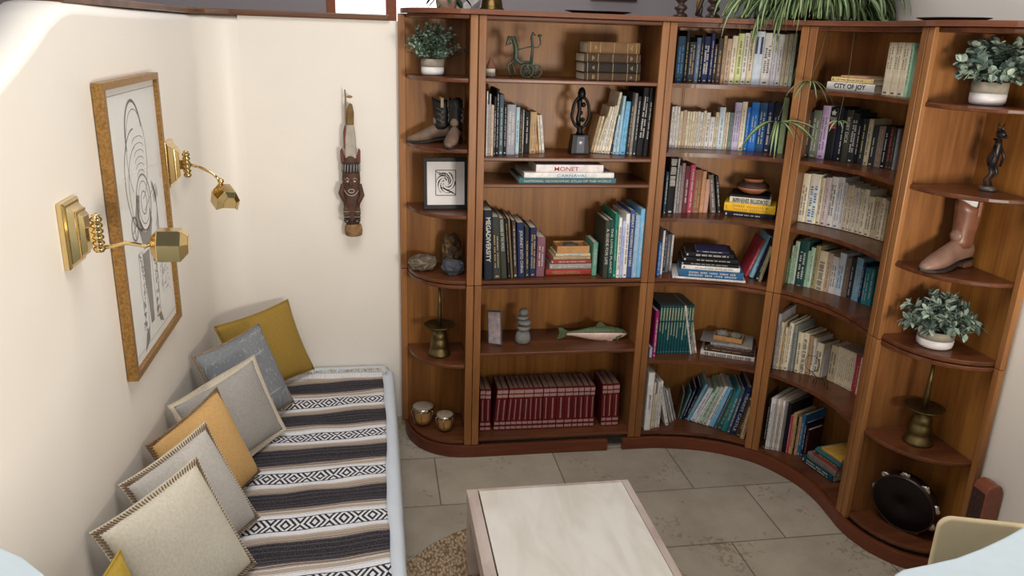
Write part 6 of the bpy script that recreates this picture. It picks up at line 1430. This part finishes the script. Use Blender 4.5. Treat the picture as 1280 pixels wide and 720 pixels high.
# open wooden trays with a stone in each
def tray(label, loc, yaw, w, d, h, label2, m2, sd):
    o = thing('wooden_tray', label, 'tray', loc, yaw)
    MB().box(-w/2, w/2, -d/2, d/2, 0, .003).build('tray_base', mat('light_box_wood', (176, 128, 76), .6), o)
    MB().box(-w/2, w/2, -d/2, -d/2+.004, .0031, h).box(-w/2, w/2, d/2-.004, d/2, .0031, h).box(-w/2, -w/2+.004, -d/2+.004, d/2-.004, .0031, h).box(w/2-.004, w/2, -d/2+.004, d/2-.004, .0031, h).build('tray_rim', mat('light_box_wood', (176, 128, 76), .6), o)
    return o
tray('small open wooden tray on the stack beside the Portugal book', (.770, -.195, .9714), 0, .150, .10, .032, '', None, 1)
rock('stone', 'dark pebble lying in the small wooden tray', (.768, -.195, .9750), (.085, .06, .036), mat('dark_pebble', (70, 64, 60), .7, noise=.3, nscale=50), 12, cat='stone')
tray('small open wooden tray on the stack, fifth shelf of left curved bay', (1.565, -.265, .5352), -.6, .135, .085, .022, '', None, 2)
rock('stone', 'pale grey-green stone, left one in the wooden tray', (1.540, -.245, .5390), (.062, .045, .040), STN, 21, cat='stone')
rock('stone', 'grey-green stone, right one in the wooden tray', (1.592, -.282, .5390), (.060, .045, .036), mat('mossy_stone', (112, 114, 98), .8, noise=.2, nscale=50), 24, cat='stone')
# terracotta bowl
bw = thing('terracotta_bowl', 'round terracotta bowl with a dark shoulder on the book stack', 'bowl', (1.592, -.265, 1.2496), 0)
MB().lathe([(.024, .0003), (.040, .004), (.066, .020), (.072, .032)], 32).build('lower_body', mat('terracotta', (168, 106, 72), .6), bw)
MB().lathe([(.072, .0322), (.071, .040), (.058, .051), (.044, .057)], 32).build('shoulder', mat('burnt_clay', (66, 44, 38), .6, noise=.3), bw)
MB().lathe([(.044, .0572), (.046, .066), (.050, .070), (.046, .070), (.040, .060), (.002, .058)], 32).build('rim', mat('terracotta', (168, 106, 72), .6), bw)
# wire animal with a ring
WR = mat('dark_wire', (70, 60, 52), .4, .7)
wa = thing('wire_animal', 'small wire animal with a large ring, before the cream volumes', 'figurine', (1.815, -.675, .4645), -1.0)
MB().tube([(-.028, 0, .0), (-.022, 0, .022), (-.02, 0, .038), (.018, 0, .036), (.036, 0, .034), (.040, 0, .0)], .0016, 6).build('body_wire', WR, wa)
MB().tube([(-.020, .012, .0), (-.016, .006, .03), (.016, .006, .03), (.024, .012, 0)], .0016, 6).build('leg_wire', WR, wa)
MB().tube([(-.02, 0, .038), (-.040, 0, .052), (-.055, 0, .058), (-.048, 0, .048)], .0018, 6).build('neck_wire', WR, wa)
MB().tube([(-.045+.034*cos(a), 0, .092+.038*sin(a)) for a in [2*pi*k/30 for k in range(30)]], .0013, 6, closed=True).build('ring_wire', WR, wa)
# standing dark animal figurine
DM = mat('dark_bronze', (52, 48, 50), .4, .6, .3, 40)
ca = thing('animal_figurine', 'slim dark bronze upright animal figurine with pointed ears, right end section', 'figurine', (1.985, -1.205, 1.4435), -1.35)
MB().lathe([(.024, 0), (.026, .004), (.024, .014), (.018, .017)], 18, sx=1.2, sy=.9).build('base', mat('pewter_base', (96, 90, 88), .5, .5), ca)
MB().tube([(0, 0, .085), (-.004, 0, .105), (.004, 0, .135), (.006, 0, .16), (.004, 0, .178)], [.014, .019, .014, .012, .010], 12).build('torso', DM, ca)
for sx in (-1, 1):
    MB().tube([(0, sx*.009, .092), (.012, sx*.014, .062), (-.006, sx*.015, .038), (.002, sx*.014, .015)], [.009, .007, .0045, .0055], 8).build('hind_leg', DM, ca)
    MB().tube([(.004, sx*.012, .155), (.020, sx*.022, .12), (.010, sx*.026, .085)], [.006, .005, .004], 8).build('arm', DM, ca)
    MB().tube([(.004, sx*.007, .205), (.002, sx*.016, .232)], [.006, .0008], 8).build('ear', DM, ca)
MB().ball((.008, 0, .195), (.018, .012, .014)).ball((.026, 0, .188), (.010, .006, .006)).build('head', DM, ca)
MB().tube([(.011*cos(a), .011*sin(a), .176) for a in [2*pi*k/16 for k in range(16)]], .003, 6, closed=True).build('collar', BL, ca)
# tambourine
tm = thing('tambourine', 'dark round tambourine with chrome jingles in the bottom of the right end section', 'tambourine', (1.930, -1.205, .0875), (.14, 0, -1.05))
rt = .122; Mt = T(0, 0, rt+.001) @ R(pi/2, 'X')
g = MB(); g.lathe([(rt-.006, -.022), (rt, -.022), (rt, .022), (rt-.006, .022), (rt-.006, -.022)], 48, Mt); g.build('hoop', mat('dark_hoop', (40, 22, 18), .35), tm)
MB().lathe([(rt-.0065, .019), (rt-.0065, .0215), (.002, .0215), (.002, .019)], 48, Mt).build('drumhead', mat('black_drumhead', (26, 15, 13), .85, spec=.2), tm)
for k in range(9):
    a = 2*pi*k/9+.25
    MB().lathe([(.002, -.006), (.019, -.005), (.021, -.002), (.012, -.0015), (.012, .0015), (.021, .002), (.019, .005), (.002, .006)], 20, Mt @ R(a, 'Z') @ T(rt-.003, 0, 0) @ T(0, 0, .006)).build('jingle', CHROME, tm)
# carved wooden object standing past the end of the bookcase
cw = thing('carved_box_end', 'red-brown rounded wooden panel with dark carved side, beside the right wall', 'carving', (2.018, -1.475, .001), 0)
arch = [(-.034, 0), (.034, 0), (.034, .42), (.026, .445), (.0, .455), (-.026, .445), (-.034, .42)]
MB().prism([(x, z) for x, z in arch], -.034, .034, Matrix(((1, 0, 0, 0), (0, 0, 1, 0), (0, 1, 0, 0), (0, 0, 0, 1)))).build('panel', mat('red_brown_lacquer', (132, 74, 54), .35), cw, bevel=.006, seg=3)
g = MB()
for k in range(9): g.ball((-.0355, -.018+.018*(k % 3), .30+.045*(k//3)), (.003, .009, .012))
g.box(-.0365, -.0345, -.028, .028, .06, .42); g.build('carved_side', mat('dark_carving', (58, 34, 28), .5), cw)

# ------------------------------------------------------------------ things on top of the bookcase
LT = 1.9982
lp = thing('leafy_plant', 'broad-leaved dark green plant in a pale pot on the bookcase top', 'plant', (.20, -.10, LT))
MB().lathe([(.034, .0005), (.040, .003), (.052, .075), (.054, .085), (.048, .085), (.046, .07), (.003, .07)], 26).build('pot', mat('pink_clay_pot', (206, 176, 160), .7), lp)
L2 = Leaves(); rn = random.Random(2)
for k in range(46):
    a = 2*pi*k/46*3+rn.random(); rr_ = rn.uniform(.03, .11); z_ = rn.uniform(.05, .18)
    L2.oval(Vector((cos(a)*rr_*.6, sin(a)*rr_*.4, z_)), Vector((cos(a), sin(a)*.6, -1.1)), Vector((cos(a), sin(a), .5)), rn.uniform(.06, .085), rn.uniform(.022, .032), rn.random())
L2.build('foliage', leaf_mat('broad_leaf', (28, 60, 30), (84, 132, 66)), lp)
bl = thing('bronze_bell', 'dark bronze hand bell standing on the bookcase top', 'bell', (.385, -.14, LT))
MB().lathe([(.054, .0005), (.056, .004), (.048, .012), (.042, .045), (.034, .075), (.020, .088), (.006, .092)], 30).build('bell_body', mat('dark_bell_bronze', (92, 72, 40), .28, .9, .2, 30), bl)
MB().lathe([(.005, .0922), (.007, .11), (.005, .13), (.010, .15), (.002, .16)], 14).build('handle', mat('dark_bell_bronze', (92, 72, 40), .28, .9, .2, 30), bl)
def tray_top(label, x, y, r_):
    o = tag(MB().lathe([(r_*.55, .0), (r_*.7, .0015), (r_*.98, .010), (r_, .012), (r_*.97, .0135), (r_*.7, .0045), (.004, .003)], 44, sx=1, sy=.45).build('black_dish', mat('black_dish', (18, 18, 20), .3)), label, 'dish'); o.location = (x, y, LT); return o
tray_top('shallow black oval dish lying on the bookcase top above the straight bay', .83, -.20, .145)
tray_top('shallow black oval dish on the bookcase top near the right wall', 1.885, -1.00, .135).rotation_euler = (0, 0, -1.2)
DWD = mat('dark_turned_wood', (58, 40, 32), .4, noise=.2)
def turned(label, x, y):
    P = [(.030, .0005), (.032, .004), (.030, .012), (.020, .020)]
    for k in range(7): z_ = .020+k*.036; P += [(.013, z_+.002), (.026, z_+.014), (.028, z_+.020), (.024, z_+.028), (.013, z_+.035)]
    P += [(.024, .285), (.026, .292), (.016, .295)]
    o = tag(MB().lathe(P, 26).build('turned_candlestick', DWD), label, 'candlestick', 'pair of turned candlesticks'); o.location = (x, y, LT)
turned('dark bobbin-turned wooden candlestick, standing apart on the left', 1.192, -.20)
turned('dark bobbin-turned wooden candlestick, beside the twisted golden candle', 1.335, -.21)
tw = thing('twisted_ornament', 'twisted dark and gold ornament between the turned candlesticks and spider plant', 'ornament', (1.292, -.16, LT))
for q in range(3):
    MB().tube([(.009*cos(t*.9+q*2.1), .009*sin(t*.9+q*2.1), .003+t*.018) for t in range(14)], .008, 8).build('twisted_strand', [mat('antique_gold', (150, 118, 62), .35, .6), DWD, DWD][q], tw)
MB().lathe([(.022, .0), (.024, .003), (.018, .010), (.004, .011)], 18).build('foot', DWD, tw)

# ------------------------------------------------------------------ pale stair balustrade at the bottom corners, unseen light blocker
IVY = mat('cream_plaster', (206, 186, 148), .5, noise=.02); ICE = mat('pale_blue_white_gloss', (186, 200, 208), .5, noise=.02)
def parapet(name, pts, z0, z1, m, bev=.02): return struct(name, MB().prism(pts, z0, z1).build(name, m, bevel=bev, seg=4))
def vslab(name, a, b_, th, z1, m, r=.03):
    A, B = Vector(a), Vector(b_); d = (B-A); L_ = d.length; d.normalize(); n = Vector((-d.y, d.x))
    pr = [(0, 0), (L_, 0), (L_, z1)]+[(r-r*sin(t), z1-r+r*cos(t)) for t in [pi/2*k/8 for k in range(9)]]
    M = Matrix(((d.x, 0, n.x, A.x), (d.y, 0, n.y, A.y), (0, 1, 0, 0), (0, 0, 0, 1)))
    return struct(name, MB().prism(pr, 0, th, M @ Matrix(((1, 0, 0, 0), (0, 1, 0, 0), (0, 0, 1, 0), (0, 0, 0, 1)))).build(name, m, bevel=.006, seg=3))
# plaster balustrade of the stair the room is seen from, at the two lower corners of the view
vslab('trim_4', (1.136, -2.257), (2.03, -2.55), .016, .90, IVY)
CRV = [(.812, -2.545), (.824, -2.520), (.850, -2.508), (.909, -2.500), (.977, -2.489), (1.045, -2.469), (1.121, -2.442), (1.208, -2.406), (1.30, -2.366)]
parapet('trim_5', CRV+[(1.30, -2.80), (.95, -2.80), (.82, -2.62)], 0, .98, ICE, .006)
parapet('trim_6', [(-.760, -2.44), (-.681, -2.484), (-.634, -2.517), (-.590, -2.560), (-.56, -2.62), (-.56, -2.9), (-.80, -2.9), (-.80, -2.43)], 0, 1.15, ICE, .008)
parapet('light_blocker', [(-.1, -2.92), (.30, -2.92), (2.03, -2.92), (2.03, -2.82), (.30, -2.82), (-.1, -2.82)], 0, 1.05, ICE, .006)  # unseen wall added to keep room_light off the lowest shelves
